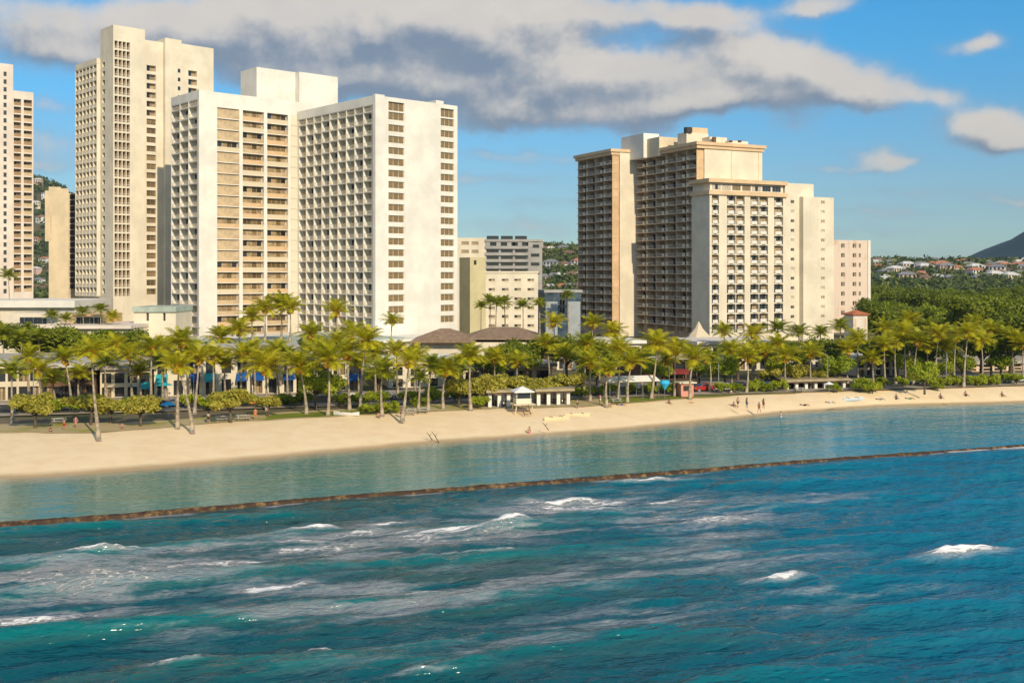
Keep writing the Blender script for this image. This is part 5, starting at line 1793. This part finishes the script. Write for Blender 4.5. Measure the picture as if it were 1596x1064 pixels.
HW = [mat('house_white', (.80, .78, .73), var=.06), mat('house_cream', (.74, .64, .47), var=.06), mat('house_pink', (.70, .50, .42), var=.06), mat('house_grey', (.45, .45, .45), var=.06)]
HR = [mat('roof_grey', (.26, .26, .27), var=.1), mat('roof_brown', (.25, .15, .10), var=.1), mat('roof_red', (.50, .22, .13), var=.1), mat('roof_white', (.70, .68, .64), var=.1)]
HWN, HRN = ('white', 'cream', 'pinkish', 'grey'), ('grey', 'brown', 'red', 'pale')
HK = {}
def house_kit(w, r_, big):
    key = (w, r_, big)
    if key in HK: return HK[key]
    a, d, h = (9.5, 7.5, 4.4) if not big else (13.0, 9.0, 6.8)
    m = MB(); m.box(-a / 2, a / 2, -d / 2, d / 2, -4, h, HW[w])
    ro = MB(); hip(ro, -a / 2 - .6, a / 2 + .6, -d / 2 - .6, d / 2 + .6, h + .01, h + 2.6, a * .3, HR[r_], .25)
    for i in range(4):
        for j in range(1 if not big else 2):
            x = -a / 2 + a * (i + .5) / 4
            m.box(x - .8, x + .8, -d / 2 - .06, -d / 2 - .005, 1.4 + j * 3.4, 3.4 + j * 3.4, GLASS_D)
    HK[key] = (m, ro)
    return HK[key]
def house(px, y, w, r_, big, where):
    x = w2(px, y)
    z = hz_at(x, y) + 1.2
    m, ro = house_kit(w, r_, big)
    rt = thing('house', f'{"large" if big else "small"} {HWN[w]} house with {HRN[r_]} roof {where}', 'house', (x, y, z), rngh.uniform(-.6, .6), 'houses ' + where)
    m.build('wall', rt); ro.build('roof', rt)
for row, (y, n_) in enumerate(((850, 9), (905, 12), (955, 12), (1000, 13), (1045, 13), (1095, 12), (1140, 9))):
    for j in range(n_):
        px = 1362 + (j + rngh.uniform(.15, .85)) * 250 / n_
        house(px, y + rngh.uniform(-14, 14), int(rngh.choice(4, p=[.45, .25, .18, .12])), int(rngh.choice(4, p=[.35, .25, .15, .25])), rngh.uniform() < .3, 'on the far hillside below the mountain')
house(1561, 1000, 0, 3, True, 'standing tallest below the mountain slope')
for row, (y, n_) in enumerate(((820, 5), (900, 5), (980, 5), (1060, 6), (1140, 6), (1210, 5))):
    for j in range(n_):
        px = 840 + (j + rngh.uniform(.15, .85)) * 72 / n_
        house(px, y, int(rngh.choice(4, p=[.35, .3, .2, .15])), int(rngh.choice(4, p=[.3, .3, .2, .2])), rngh.uniform() < .3, 'on the hill left of the brown tower')
for y, px in ((1150, 57), (1230, 66), (1310, 60), (1390, 70), (1460, 56), (1530, 64), (1620, 72), (1700, 60), (1360, 55), (1250, 72), (1580, 56), (1100, 66)):
    house(px, y, int(rngh.choice(3)), int(rngh.choice(4)), True, 'on the steep hill between the left towers')

# ================================================================== beach things
# lifeguard hut
X0, Y0 = gnd(814, 640, 1.9)
rt = thing('lifeguard_hut', 'white lifeguard hut on stilts, standing on the sand before the flat pavilion', 'lifeguard hut', (X0, Y0, 1.75), R(14))
m = MB(); m.box(-1.2, 1.2, -1.0, 1.0, 1.35, 2.15, CREAM)
for x in (-1.13, 1.07):
    for y in (-.95, .89):
        m.box(x, x + .06, y, y + .06, 2.15, 3.1, WHITEC)
m.build('cabin', rt)
g_ = MB(); g_.box(-1.05, 1.05, -.93, .88, 2.16, 3.05, GLASS_D); g_.build('window', rt)
ro = MB()
ro.box(-1.6, 1.6, -1.5, 1.4, 3.1, 3.25, WHITEC)
for a, b_ in (((-1.6, -1.5), (1.6, -1.5)), ((1.6, -1.5), (1.6, 1.4)), ((1.6, 1.4), (-1.6, 1.4)), ((-1.6, 1.4), (-1.6, -1.5))):
    ro.face([(a[0], a[1], 3.253), (b_[0], b_[1], 3.253), (0, 0, 4.0)], WHITEC)
ro.build('roof', rt)
dk = MB(); dk.box(-1.7, 1.7, -1.7, 1.3, 1.2, 1.345, BEIGE); dk.build('deck', rt)
for x in (-1.2, 1.2):
    for y in (-1.2, .9):
        lg_ = MB(); lg_.tube([(x * 1.25, y * 1.15, -.4), (x, y, 1.2)], [.09, .09], BEIGE, 6); lg_.build('leg', rt)
rp_ = MB(); rp_.tube([(-.5, -1.7, 1.25), (-.5, -3.3, -.1)], [.06, .06], WOODB, 5); rp_.tube([(.5, -1.7, 1.25), (.5, -3.3, -.1)], [.06, .06], WOODB, 5)
for i in range(5):
    t_ = (i + .5) / 5
    rp_.box(-.5, .5, -1.75 - 1.6 * t_, -1.6 - 1.6 * t_, 1.2 - 1.3 * t_, 1.26 - 1.3 * t_, WOODB)
rp_.build('ladder', rt)

def pavilion(px0, px1, yb, pyr, label, n, mroof, roof_h=.4):
    X0, Y0 = gnd(px0, yb, 1.95)
    k = (px1 - CX) / FPX
    X1 = (k * (Y0 - .262 * X0)) / (1 - .262 * k)
    L = (X1 - X0) / math.cos(ST)
    rt = thing('beach_pavilion', label, 'pavilion', (X0, Y0, 1.95), ST)
    zt = zat(pyr, Y0 + .13 * L) - 1.95
    ro = MB(); ro.box(-.6, L + .6, -.8, 5.2, zt, zt + roof_h, mroof); ro.box(-.3, L + .3, -.5, 4.9, zt - .25, zt - .003, WOODB); ro.build('roof', rt)
    sl_ = MB(); sl_.box(-.4, L + .4, -.4, 4.8, -.2, .06, PAVE); sl_.build('floor_slab', rt)
    for i in range(n):
        x = .2 + (L - .4) * i / (n - 1)
        p = MB(); p.box(x - .28, x + .28, .1, .6, .06, zt - .253, WHITE); p.build('pillar', rt)
        p = MB(); p.box(x - .28, x + .28, 3.9, 4.4, .06, zt - .253, WHITE); p.build('pillar', rt)
    bn = MB()
    for i in range(n - 1):
        x = .2 + (L - .4) * (i + .5) / (n - 1)
        bn.box(x - .9, x + .9, 1.6, 2.4, .7, .78, WOODB); bn.box(x - .7, x - .6, 1.7, 2.3, .06, .7, WOODB); bn.box(x + .6, x + .7, 1.7, 2.3, .06, .7, WOODB)
    bn.build('table', rt)
    bw = MB(); bw.box(.6, L - .6, 4.5, 4.62, .06, 1.3, GREENP if px0 > 1000 else BEIGE); bw.build('back_wall', rt)
pavilion(762, 795, 635, 611, 'left part of the flat roofed beach pavilion, left of the lifeguard hut', 3, OLIVER)
pavilion(838, 888, 632, 609, 'flat roofed beach pavilion with white pillars right of the lifeguard hut', 4, OLIVER)
pavilion(1226, 1318, 608, 593.5, 'long flat pavilion with white pillars and green back wall at the right sand edge', 7, OLIVER)

# ---------- cars
def car_kit(paint):
    b_ = MB(paint, GLASS_D, DMETAL)
    L, Wd = 4.5, 1.8
    prof = [(-2.25, .35), (-2.25, .8), (-2.15, .9), (-1.25, .98), (-.55, 1.44), (.85, 1.46), (1.6, 1.02), (2.15, .93), (2.25, .7), (2.25, .35)]
    def pt(i, s):
        x, z = prof[i]
        inn = .78 if z > 1.2 else (.97 if z < .5 else 1.0)
        return (x, s * Wd / 2 * inn, z)
    for i in range(len(prof)):
        j = (i + 1) % len(prof)
        gl = i in (3, 5)
        b_.face([pt(i, -1), pt(j, -1), pt(j, 1), pt(i, 1)], GLASS_D if gl else paint)
    for s in (-1, 1):
        lo = [pt(i, s) for i in (0, 1, 2, 3, 6, 7, 8, 9)]
        b_.face(lo, paint)
        b_.face([pt(3, s), pt(4, s), pt(5, s), pt(6, s)], paint)
    win = MB()
    for s in (-1, 1):
        y = s * .905
        y2 = s * .735
        for xa_, xb_, ta, tb in ((-1.0, .05, -.5, .05), (.15, 1.3, .15, .8)):
            win.face([(xa_, y, 1.02), (xb_, y, 1.02), (tb, y2, 1.38), (ta, y2, 1.38)], GLASS_D)
    wh = MB()
    rim = MB()
    for i, (r_, mtl) in enumerate(((.33, DMETAL), (.2, METAL))):
        n_ = 12
        tgt = wh if i == 0 else rim
        ys = (-.1, .1) if i == 0 else (-.11, .11)
        A_ = [(r_ * math.cos(6.283 * q / n_), ys[0], r_ * math.sin(6.283 * q / n_)) for q in range(n_)]
        B_ = [(p[0], ys[1], p[2]) for p in A_]
        for q in range(n_):
            tgt.face([A_[q], A_[(q + 1) % n_], B_[(q + 1) % n_], B_[q]], mtl)
        tgt.face(A_, mtl); tgt.face(B_[::-1], mtl)
    hl = MB(); hl.box(-.05, .05, -.18, .18, -.07, .07, WHITEC)
    return b_, win, wh, hl, rim
def paintm(n, c): return mat('paint_' + n, c, rough=.25, spec=.6, var=.03)
CARS = {}
def car(px, lane, colname, col, label, flip=False):
    k = (px - CX) / FPX
    Yc = (175 + 62 * .262 + lane) / (1 - .262 * k)
    kit = CARS.setdefault(colname, car_kit(paintm(colname, col)))
    rt = thing('parked_car' if abs(lane) > 4 else 'car', label, 'car', (w2(px, Yc), Yc, 1.965), ST + (math.pi if flip else 0), 'cars along the beach avenue')
    kit[0].build('body', rt); kit[1].build('window', rt)
    for x in (-1.4, 1.4):
        for y in (-.82, .82):
            kit[4].build('rim', kit[2].build('wheel', rt, (x, y, .33)))
    for y in (-.6, .6):
        kit[3].build('headlight', rt, (-2.25, y, .7))
WHT, SIL, BLK, RED, BLU, GRY = ('white', (.8, .8, .8)), ('silver', (.5, .51, .52)), ('black', (.02, .02, .02)), ('red', (.45, .03, .02)), ('blue', (.03, .10, .30)), ('grey', (.16, .16, .17))
for px, lane, c, lab, fl in (
    (186, -4.8, WHT, 'white car with pale windscreen right of the tall sand palm', 0), (95, -4.8, SIL, 'silver car between the first palms at the left', 0), (40, -4.8, GRY, 'grey car behind the leftmost yellow tree', 1),
    (245, -4.8, BLK, 'black car beside the cyan parasol', 0), (275, -4.8, GRY, 'grey car close right of the black car at the cyan parasol', 1), (330, -4.8, BLK, 'black car before the left of the white arcade', 0), (440, -4.8, SIL, 'silver car before the right of the white arcade', 1),
    (545, -4.8, WHT, 'white car behind the palm with S-curved trunk', 0), (600, -2, GRY, 'grey car behind the bushy palm', 1), (690, -4.8, WHT, 'white car before the pale cream shop', 0), (725, -4.8, BLK, 'black car left of the yellow hedge trees', 1),
    (905, -4.8, GRY, 'grey car behind the palms at the left of the brown tower', 0), (932, -4.8, SIL, 'silver car left of the white street tent', 0), (1005, -4.8, BLK, 'black car right of the white street tent', 1), (1050, -4.8, GRY, 'grey car below the dark brown shop', 0),
    (1098, -4.8, RED, 'dark red car right of the pink kiosk', 0), (1130, -4.8, SIL, 'silver car under the flat bright tree', 1), (1160, -4.8, BLK, 'black car right of the flat bright tree', 0), (1195, -4.8, BLU, 'blue car left of the long flat pavilion', 0),
    (1345, -4.8, GRY, 'grey car before the cream shop with tall openings', 0), (1370, -4.8, BLK, 'black car before the right end of the cream shop', 1), (1420, -2, BLU, 'blue car in the right park', 0), (1480, -4.8, WHT, 'white car left of the bare trunked palm', 0), (1555, -4.8, SIL, 'silver car near the right edge', 1), (1583, -4.8, WHT, 'white car at the right edge', 0)):
    car(px, lane, c[0], c[1], lab, bool(fl))

# ---------- parasols, tents, kiosk
def parasol(px, yb, r_, h, mtl, label, closed=False, cat='parasol', name='beach_umbrella'):
    X0, Y0 = gnd(px, yb, 1.95)
    rt = thing(name, label, cat, (X0, Y0, 1.95))
    m = MB()
    prof = [(0, 0, h - .45), (0, 0, h - .28), (0, 0, h)] if not closed else [(0, 0, h - 1.6), (0, 0, h - .5), (0, 0, h)]
    m.tubez(prof, [r_, r_ * .62, .03] if not closed else [.06, r_, r_ * .8], mtl, 10)
    m.build('canopy', rt)
    p = MB(); p.tubez([(0, 0, -.3), (0, 0, h - .1)], [.035, .035], METAL, 6); p.build('pole', rt)
parasol(262, 650, 1.15, 2.3, CYANC, 'bright cyan parasol left of the palms with leaning dark feet')
parasol(256, 630, 1.4, 3.6, TEALC, 'dark turquoise parasol above the cyan one, at the street')
parasol(1036, 622, .9, 3.2, CYANC, 'light blue funnel shaped folded parasol before the dark brown shop', True)
parasol(397, 646, .9, 2.2, ORANGEC, 'orange parasol right of the yellow tree before the arcade')
parasol(1292, 640 - 28, .9, 2.0, WHITEC, 'white parasol right before the long flat pavilion')
X0, Y0 = gnd(984, 620, 2.0)
tn = thing('street_tent', 'low white awning tent on thin poles at the avenue, below the plain cream wall', 'tent', (X0, Y0, 2.0), ST)
m = MB()
m.box(-4.6, 4.6, -1.6, 1.6, 2.9, 3.05, WHITEC)
m.face([(-4.6, -1.6, 3.053), (4.6, -1.6, 3.053), (4.2, 0, 3.8), (-4.2, 0, 3.8)], WHITEC); m.face([(4.6, 1.6, 3.053), (-4.6, 1.6, 3.053), (-4.2, 0, 3.8), (4.2, 0, 3.8)], WHITEC)
m.face([(-4.6, -1.6, 3.053), (-4.2, 0, 3.8), (-4.6, 1.6, 3.053)], WHITEC); m.face([(4.6, -1.6, 3.053), (4.2, 0, 3.8), (4.6, 1.6, 3.053)], WHITEC)
m.build('canopy', tn)
for x in (-4.4, -1.5, 1.5, 4.4):
    for y in (-1.5, 1.5):
        p = MB(); p.tubez([(x, y, 0), (x, y, 2.9)], [.05, .05], METAL, 6); p.build('pole', tn)
X0, Y0 = gnd(1071, 618, 2.0)
tn = thing('kiosk', 'small pink kiosk with flat pale roof left of the thick trunked palm', 'kiosk', (X0, Y0, 2.0), ST)
m = MB(); m.box(-1.2, 1.2, 0, 1.8, 0, 2.3, mat('pink_paint', (.72, .32, .25), var=.06)); m.build('wall', tn)
m = MB(); m.box(-1.6, 1.6, -.5, 2.1, 2.303, 2.5, CREAM); m.build('roof', tn)
m = MB(); m.box(-.7, .7, -.04, -.002, 1.0, 1.9, DARK); m.build('hatch', tn)

def zsand(px, py):
    """height of the sand where this sight line meets it"""
    z = 1.0
    for _ in range(6):
        x, y = gnd(px, py, z)
        w_, s_ = yW(np.array([x]))[0], yS(np.array([x]))[0]
        t_ = max(0, min(1, (y - w_) / (s_ - w_)))
        z = float(np.interp(t_, [0, .12, .3, .55, .8, 1.0], [0, .35, .8, 1.3, 1.68, 1.96]))
    return z
# ---------- beach furniture and boats
def canoe(px, yb, rz, col, label, L=5.0, z=None):
    z = zsand(px, yb) - .04 if z is None else z
    X0, Y0 = gnd(px, yb, z)
    rt = thing('canoe', label, 'canoe', (X0, Y0, z), rz)
    m = MB()
    n_ = 9
    for i in range(n_):
        x0_, x1_ = -L / 2 + L * i / n_, -L / 2 + L * (i + 1) / n_
        def sec(x):
            t_ = 1 - (2 * x / L) ** 2
            w_ = .32 * max(.04, t_) ** .7
            r_ = .1 * (1 - t_)
            return [(x, -w_, .5 + r_ * 2), (x, -w_ * .6, .12 + r_), (x, 0, r_), (x, w_ * .6, .12 + r_), (x, w_, .5 + r_ * 2)]
        a, b_ = sec(x0_), sec(x1_)
        for q in range(4):
            m.face([a[q], a[q + 1], b_[q + 1], b_[q]], col)
        m.face([(x0_, a[0][1] * .9, .42), (x0_, a[4][1] * .9, .42), (x1_, b_[4][1] * .9, .42), (x1_, b_[0][1] * .9, .42)], WOODB)
    m.build('hull', rt)
    am = MB(); am.tube([(-L / 2 + .8, 1.4, .15), (0, 1.4, .1), (L / 2 - .8, 1.4, .15)], [.05, .1, .05], col, 6)
    for x in (-.9, .9):
        am.tube([(x, -.3, .55), (x, .6, .62), (x, 1.4, .15)], [.04, .04, .04], WOODB, 5)
    am.build('outrigger', rt)
PAINTY = mat('canoe_yellow', (.80, .66, .42), var=.05, rough=.4)
canoe(868, 655, .5, PAINTY, 'pale yellow outrigger canoe lying on the sand below the pavilion', 4.4)
canoe(900, 650, .2, PAINTY, 'second pale canoe farther along the sand below the pavilion', 4.0)
canoe(540, 648, -.3, WHITEC, 'white canoe pulled up on the green lawn edge', 4.2, 1.95)
canoe(1330, 625, .3, WHITEC, 'small white boat hull on the right sand', 3.6)
def stick(px, yb, label, h=1.6, lean=.5):
    X0, Y0 = gnd(px, yb, zsand(px, yb))
    m = MB(); m.tube([(0, 0, -.2), (lean * .5, 0, h * .5), (lean, .1, h)], [.07, .06, .03], BARK2, 6); m.tube([(lean * .5, 0, h * .5), (lean * .2, .2, h * .85)], [.045, .02], BARK2, 5)
    o = m.build('driftwood_post', None, (X0, Y0, zsand(px, yb))); tag(o, label, 'driftwood')
stick(684, 687, 'dark slanting driftwood stick at the lagoon edge of the sand', 1.3, -1.0)
stick(674, 684, 'smaller driftwood stick left of the other at the lagoon edge', .9, -.8)
stick(855, 668, 'driftwood stick below the yellow canoe', .9, -.9)
# benches and low park wall
def bench(px, yb, label):
    X0, Y0 = gnd(px, yb, 2.0)
    rt = thing('picnic_table', label, 'picnic table', (X0, Y0, 2.0), ST, 'picnic tables on the park margin')
    m = MB(); m.box(-.9, .9, -.4, .4, .72, .78, CONC); m.build('table_top', rt)
    for y in (-.75, .75):
        m = MB(); m.box(-.9, .9, y - .15, y + .15, .42, .47, CONC); m.build('seat', rt)
    for x in (-.6, .6):
        m = MB(); m.box(x - .06, x + .06, -.8, .8, .36, .419, CONC); m.box(x - .06, x + .06, -.25, .25, 0, .719, CONC); m.build('leg', rt)
for px, yb, lab in ((92, 660, 'picnic table right of the leftmost yellow tree'), (346, 656, 'picnic table left under the yellow tree before the arcade'), (378, 655, 'picnic table right under the yellow tree before the arcade'), (640, 645, 'picnic table behind the fanned palm at the sand edge'), (660, 643, 'picnic table before the pale cream shop'), (960, 628, 'picnic table on the lawn under the drooping palm'), (1245, 611, 'picnic table before the long pavilion')):
    bench(px, yb, lab)
# street lamps along the avenue
for i, (px, lab) in enumerate(((52, 'thin grey street lamp at the far left of the avenue'), (302, 'street lamp before the left end of the arcade'), (452, 'street lamp before the right end of the arcade'), (650, 'street lamp before the pale cream shop'), (880, 'street lamp left of the brown tower palms'), (1120, 'street lamp before the cream hotel'), (1290, 'street lamp above the long pavilion'), (1475, 'street lamp in the right park'))):
    k = (px - CX) / FPX
    Yc = (175 + 62 * .262 - 7.2) / (1 - .262 * k)
    rt = thing('street_lamp', lab, 'street lamp', (w2(px, Yc), Yc, 2.1), ST, 'street lamps along the beach avenue')
    p = MB(); p.tubez([(0, 0, 0), (0, 0, 6.2)], [.09, .05], METAL, 8); p.tube([(0, 0, 6.15), (0, .8, 6.5), (0, 1.6, 6.5)], [.045, .04, .035], METAL, 6); p.build('pole', rt)
    p = MB(); p.box(-.12, .12, 1.5, 2.1, 6.42, 6.54, WHITEC); p.build('lamp_head', rt)

# ---------- people
def skin_mesh(verts, edges, radii, material, name, root=0, lev=1):
    me = bpy.data.meshes.new(name + '_base')
    me.from_pydata(verts, edges, [])
    o = bpy.data.objects.new(name + '_base', me)
    COL.objects.link(o)
    md = o.modifiers.new('skin', 'SKIN')
    for i, r_ in enumerate(radii):
        me.skin_vertices[0].data[i].radius = (r_, r_)
    me.skin_vertices[0].data[root].use_root = True
    ss = o.modifiers.new('sub', 'SUBSURF'); ss.levels = lev; ss.render_levels = lev
    dg = bpy.context.evaluated_depsgraph_get()
    out = bpy.data.meshes.new_from_object(o.evaluated_get(dg))
    out.materials.clear(); out.materials.append(material)
    out.name = name
    for p in out.polygons: p.use_smooth = True
    bpy.data.objects.remove(o)
    return out
SKIN = mat('skin_tan', (.48, .28, .18), var=.06, scale=2)
HAIR = mat('hair_dark', (.03, .02, .015), var=.1)
def pose(kind):
    """joint positions of a figure 1.7 m tall, facing -y"""
    J = {}
    if kind in ('stand', 'walk'):
        st = .28 if kind == 'walk' else .05
        J = dict(pel=(0, 0, .93), wai=(0, 0, 1.08), che=(0, 0, 1.30), nec=(0, 0, 1.44), hea=(0, -.02, 1.56), top=(0, -.01, 1.68),
                 shl=(-.18, 0, 1.39), ell=(-.24, .08 + st * .3, 1.13), hal=(-.24, -.04 + st * .2, .88), shr=(.18, 0, 1.39), elr=(.24, .06 - st * .5, 1.13), har=(.23, -.10 - st * .6, .90),
                 hil=(-.09, 0, .88), knl=(-.10, -.04 - st * .5, .48), anl=(-.10, .02 - st * .9, .08), tol=(-.10, -.16 - st * .9, .03), hir=(.09, 0, .88), knr=(.10, -.02 + st * .3, .48), anr=(.10, .04 + st, .10), tor=(.10, -.12 + st, .03))
    elif kind == 'sit':
        J = dict(pel=(0, 0, .12), wai=(0, .04, .28), che=(0, .08, .50), nec=(0, .08, .64), hea=(0, .05, .76), top=(0, .06, .88),
                 shl=(-.18, .08, .59), ell=(-.26, .22, .34), hal=(-.24, .32, .06), shr=(.18, .08, .59), elr=(.26, .0, .36), har=(.16, -.30, .42),
                 hil=(-.09, 0, .12), knl=(-.12, -.36, .42), anl=(-.11, -.60, .06), tol=(-.11, -.76, .05), hir=(.09, 0, .12), knr=(.12, -.42, .30), anr=(.11, -.78, .06), tor=(.11, -.92, .08))
    else:
        J = dict(pel=(0, 0, .13), wai=(0, .16, .13), che=(0, .38, .15), nec=(0, .52, .16), hea=(0, .64, .17), top=(0, .76, .17),
                 shl=(-.18, .46, .14), ell=(-.34, .30, .07), hal=(-.30, .06, .06), shr=(.18, .46, .14), elr=(.32, .60, .07), har=(.14, .74, .06),
                 hil=(-.09, -.04, .12), knl=(-.12, -.44, .13), anl=(-.12, -.84, .07), tol=(-.12, -.92, .16), hir=(.09, -.04, .12), knr=(.11, -.40, .28), anr=(.11, -.74, .07), tor=(.11, -.88, .08))
    return J
RAD = dict(pel=.125, wai=.115, che=.14, nec=.06, hea=.095, top=.06, shl=.07, ell=.045, hal=.035, shr=.07, elr=.045, har=.035, hil=.09, knl=.06, anl=.042, tol=.03, hir=.09, knr=.06, anr=.042, tor=.03)
EDG = [('pel', 'wai'), ('wai', 'che'), ('che', 'nec'), ('nec', 'hea'), ('hea', 'top'), ('che', 'shl'), ('shl', 'ell'), ('ell', 'hal'), ('che', 'shr'), ('shr', 'elr'), ('elr', 'har'), ('pel', 'hil'), ('hil', 'knl'), ('knl', 'anl'), ('anl', 'tol'), ('pel', 'hir'), ('hir', 'knr'), ('knr', 'anr'), ('anr', 'tor')]
def fig(J, names, grow, material, name):
    ks = [k for k in J if k in names]
    ix = {k: i for i, k in enumerate(ks)}
    ed = [(ix[a], ix[b_]) for a, b_ in EDG if a in ix and b_ in ix]
    return skin_mesh([J[k] for k in ks], ed, [RAD[k] + grow for k in ks], material, name, ix.get('pel', ix.get('wai', 0)))
CL = {n_: mat('cloth_' + n_, c, var=.08, scale=4) for n_, c in (('red', (.55, .04, .04)), ('blue', (.04, .12, .45)), ('white', (.8, .78, .75)), ('black', (.025, .025, .03)), ('yellow', (.75, .55, .06)), ('pink', (.75, .25, .32)), ('green', (.05, .28, .10)), ('orange', (.75, .25, .03)), ('grey', (.25, .25, .26)))}
POSES = {k: pose(k) for k in ('stand', 'walk', 'sit', 'lie')}
BODY = {k: fig(J, set(J), 0, SKIN, 'body') for k, J in POSES.items()}
def shorts_joints(J):
    K = dict(J)
    for s in 'lr':
        a, b_ = Vector(J['hi' + s]), Vector(J['kn' + s])
        K['kn' + s] = tuple(a.lerp(b_, .7))
    return K
CLOTH = {}
def person(px, yb, kind, low, up, rz, label, z):
    X0, Y0 = gnd(px, yb, z)
    rt = thing('person', label, 'person', (X0, Y0, z), rz)
    link('body', BODY[kind], rt)
    k = (kind, 's', low)
    if k not in CLOTH: CLOTH[k] = fig(shorts_joints(POSES[kind]), {'pel', 'hil', 'knl', 'hir', 'knr'}, .022, CL[low], 'shorts')
    link('shorts', CLOTH[k], rt)
    if up:
        k = (kind, 'u', up)
        if k not in CLOTH: CLOTH[k] = fig(POSES[kind], {'wai', 'che', 'shl', 'shr'}, .02, CL[up], 'shirt')
        link('shirt', CLOTH[k], rt)
    J = POSES[kind]
    h_ = Vector(J['hea']); t_ = Vector(J['top'])
    m = MB()
    c = h_.lerp(t_, .45)
    d = (t_ - h_).normalized()
    m.tube([c - d * .05, c + d * .03, c + d * .09, c + d * .12], [.105, .108, .075, .02], HAIR, 8)
    m.build('hair', rt)
    return rt
PPL = [
    (100, 671, 'stand', 'red', None, 2.5, 'person in red shorts standing on the sand margin left of the sand palm'),
    (79, 673, 'sit', 'black', 'black', .5, 'person in black sitting on the sand under the leftmost yellow tree'),
    (118, 667, 'walk', 'pink', 'pink', 1.2, 'person in pink walking behind the sand palm'),
    (190, 668, 'sit', 'black', 'grey', .3, 'person in grey shirt sitting left of the pale trunked yellow tree'),
    (325, 660, 'stand', 'black', 'white', 2.8, 'person in white shirt standing left of the yellow tree before the arcade'),
    (398, 654, 'stand', 'orange', 'orange', .2, 'person in orange at the lawn edge'),
    (386, 655, 'sit', 'blue', 'grey', .9, 'person in grey sitting beside the person in orange'),
    (625, 652, 'walk', 'black', 'black', 1.0, 'person in black walking at the foot of the fanned palm'),
    (590, 651, 'sit', 'black', None, .2, 'shirtless person in black shorts sitting by the bushy palm'),
    (935, 630, 'stand', 'white', 'pink', .4, 'person in pink shirt standing by the low upright palm'),
    (900, 637, 'stand', 'black', 'grey', 1.4, 'person in grey standing at the right end of the pavilion'),
    (968, 632, 'lie', 'blue', None, 1.4, 'person in blue shorts lying on the lawn edge under the drooping palm'),
    (950, 634, 'sit', 'yellow', None, .2, 'person in yellow shorts sitting on the sand near the low upright palm'),
    (1043, 630, 'sit', 'black', 'black', .4, 'person in black sitting on the sand below the blue parasol'),
    (1019, 621, 'sit', 'grey', 'black', .2, 'person in grey shorts sitting at the foot of the large leaning palm'),
    (1075, 629, 'lie', 'red', None, 1.0, 'person in red shorts lying on the sand below the kiosk'),
    (1140, 614, 'sit', 'white', 'white', .6, 'person in white sitting on the park margin under the flat bright tree'),
    (1150, 635, 'walk', 'black', None, .5, 'shirtless person in black shorts walking on the sand below the flat tree'),
    (1144, 634, 'sit', 'pink', None, .5, 'person in pink shorts sitting beside the walker below the flat tree'),
    (1164, 636, 'stand', 'blue', None, 2.0, 'person in blue shorts standing low on the right sand'),
    (1190, 637, 'stand', 'red', 'red', 2.2, 'person in red standing low on the right sand'),
    (1183, 643, 'walk', 'orange', None, 2.4, 'person in orange shorts walking at the lagoon edge'),
    (1222, 627, 'sit', 'pink', 'white', .2, 'person in white shirt sitting below the left end of the long pavilion'),
    (1254, 632, 'lie', 'black', None, 1.2, 'person in black shorts lying below the long pavilion'),
    (1294, 628, 'lie', 'white', None, 1.3, 'person in white shorts lying right below the long pavilion'),
    (1372, 623, 'lie', 'grey', 'grey', 1.5, 'person in grey lying on the sand below the cream shop'),
    (1397, 622, 'sit', 'black', 'black', .2, 'person in black sitting on the sand left of the round sand edge tree'),
    (1418, 622, 'lie', 'green', None, 1.4, 'person in green shorts lying left of the round sand edge tree'),
    (1466, 621, 'sit', 'red', 'black', .3, 'person in a black shirt sitting right of the round sand edge tree'),
    (1491, 616, 'lie', 'blue', 'blue', 1.5, 'person in blue lying on the sand below the bare trunked palm'),
    (1505, 617, 'sit', 'black', 'red', .4, 'person in red shirt sitting below the bare trunked palm'),
    (1562, 618, 'sit', 'yellow', 'black', .4, 'person in yellow shorts sitting on the sand near the right edge'),
    (1553, 606, 'stand', 'grey', 'white', .4, 'person in white shirt standing right of the clipped hedge'),
    (1588, 612, 'walk', 'blue', 'white', .4, 'person in blue shorts walking at the right edge'),
]
for px, yb, kind, low, up, rz, lab in PPL:
    person(px, yb, kind, low, up, rz, lab, zsand(px, yb) - .02)
# swimmers standing in the shallow lagoon
person(1217, 657, 'stand', 'white', 'white', 1.0, 'person in white standing waist deep in the lagoon', -.75)
person(825, 683, 'stand', 'pink', None, .3, 'person in pink shorts wading in the lagoon below the hut', -.5)

# ================================================================== air
hz = MB()
hz.box(-3400, 4600, -1500, 5600, -8, 420, GROUND)
HZ = bpy.data.materials.new('haze_air')
HZ.use_nodes = True
t = HZ.node_tree
t.nodes.clear()
pv = nd(t, 'ShaderNodeVolumePrincipled', {'Color': (.62, .82, 1.0, 1), 'Density': .00007, 'Anisotropy': .2})
ou = nd(t, 'ShaderNodeOutputMaterial')
t.links.new(pv.outputs[0], ou.inputs['Volume'])
hz.mats = [HZ]
o = hz.build('haze')
tag(o, 'thin sea haze in the air', kind='stuff')
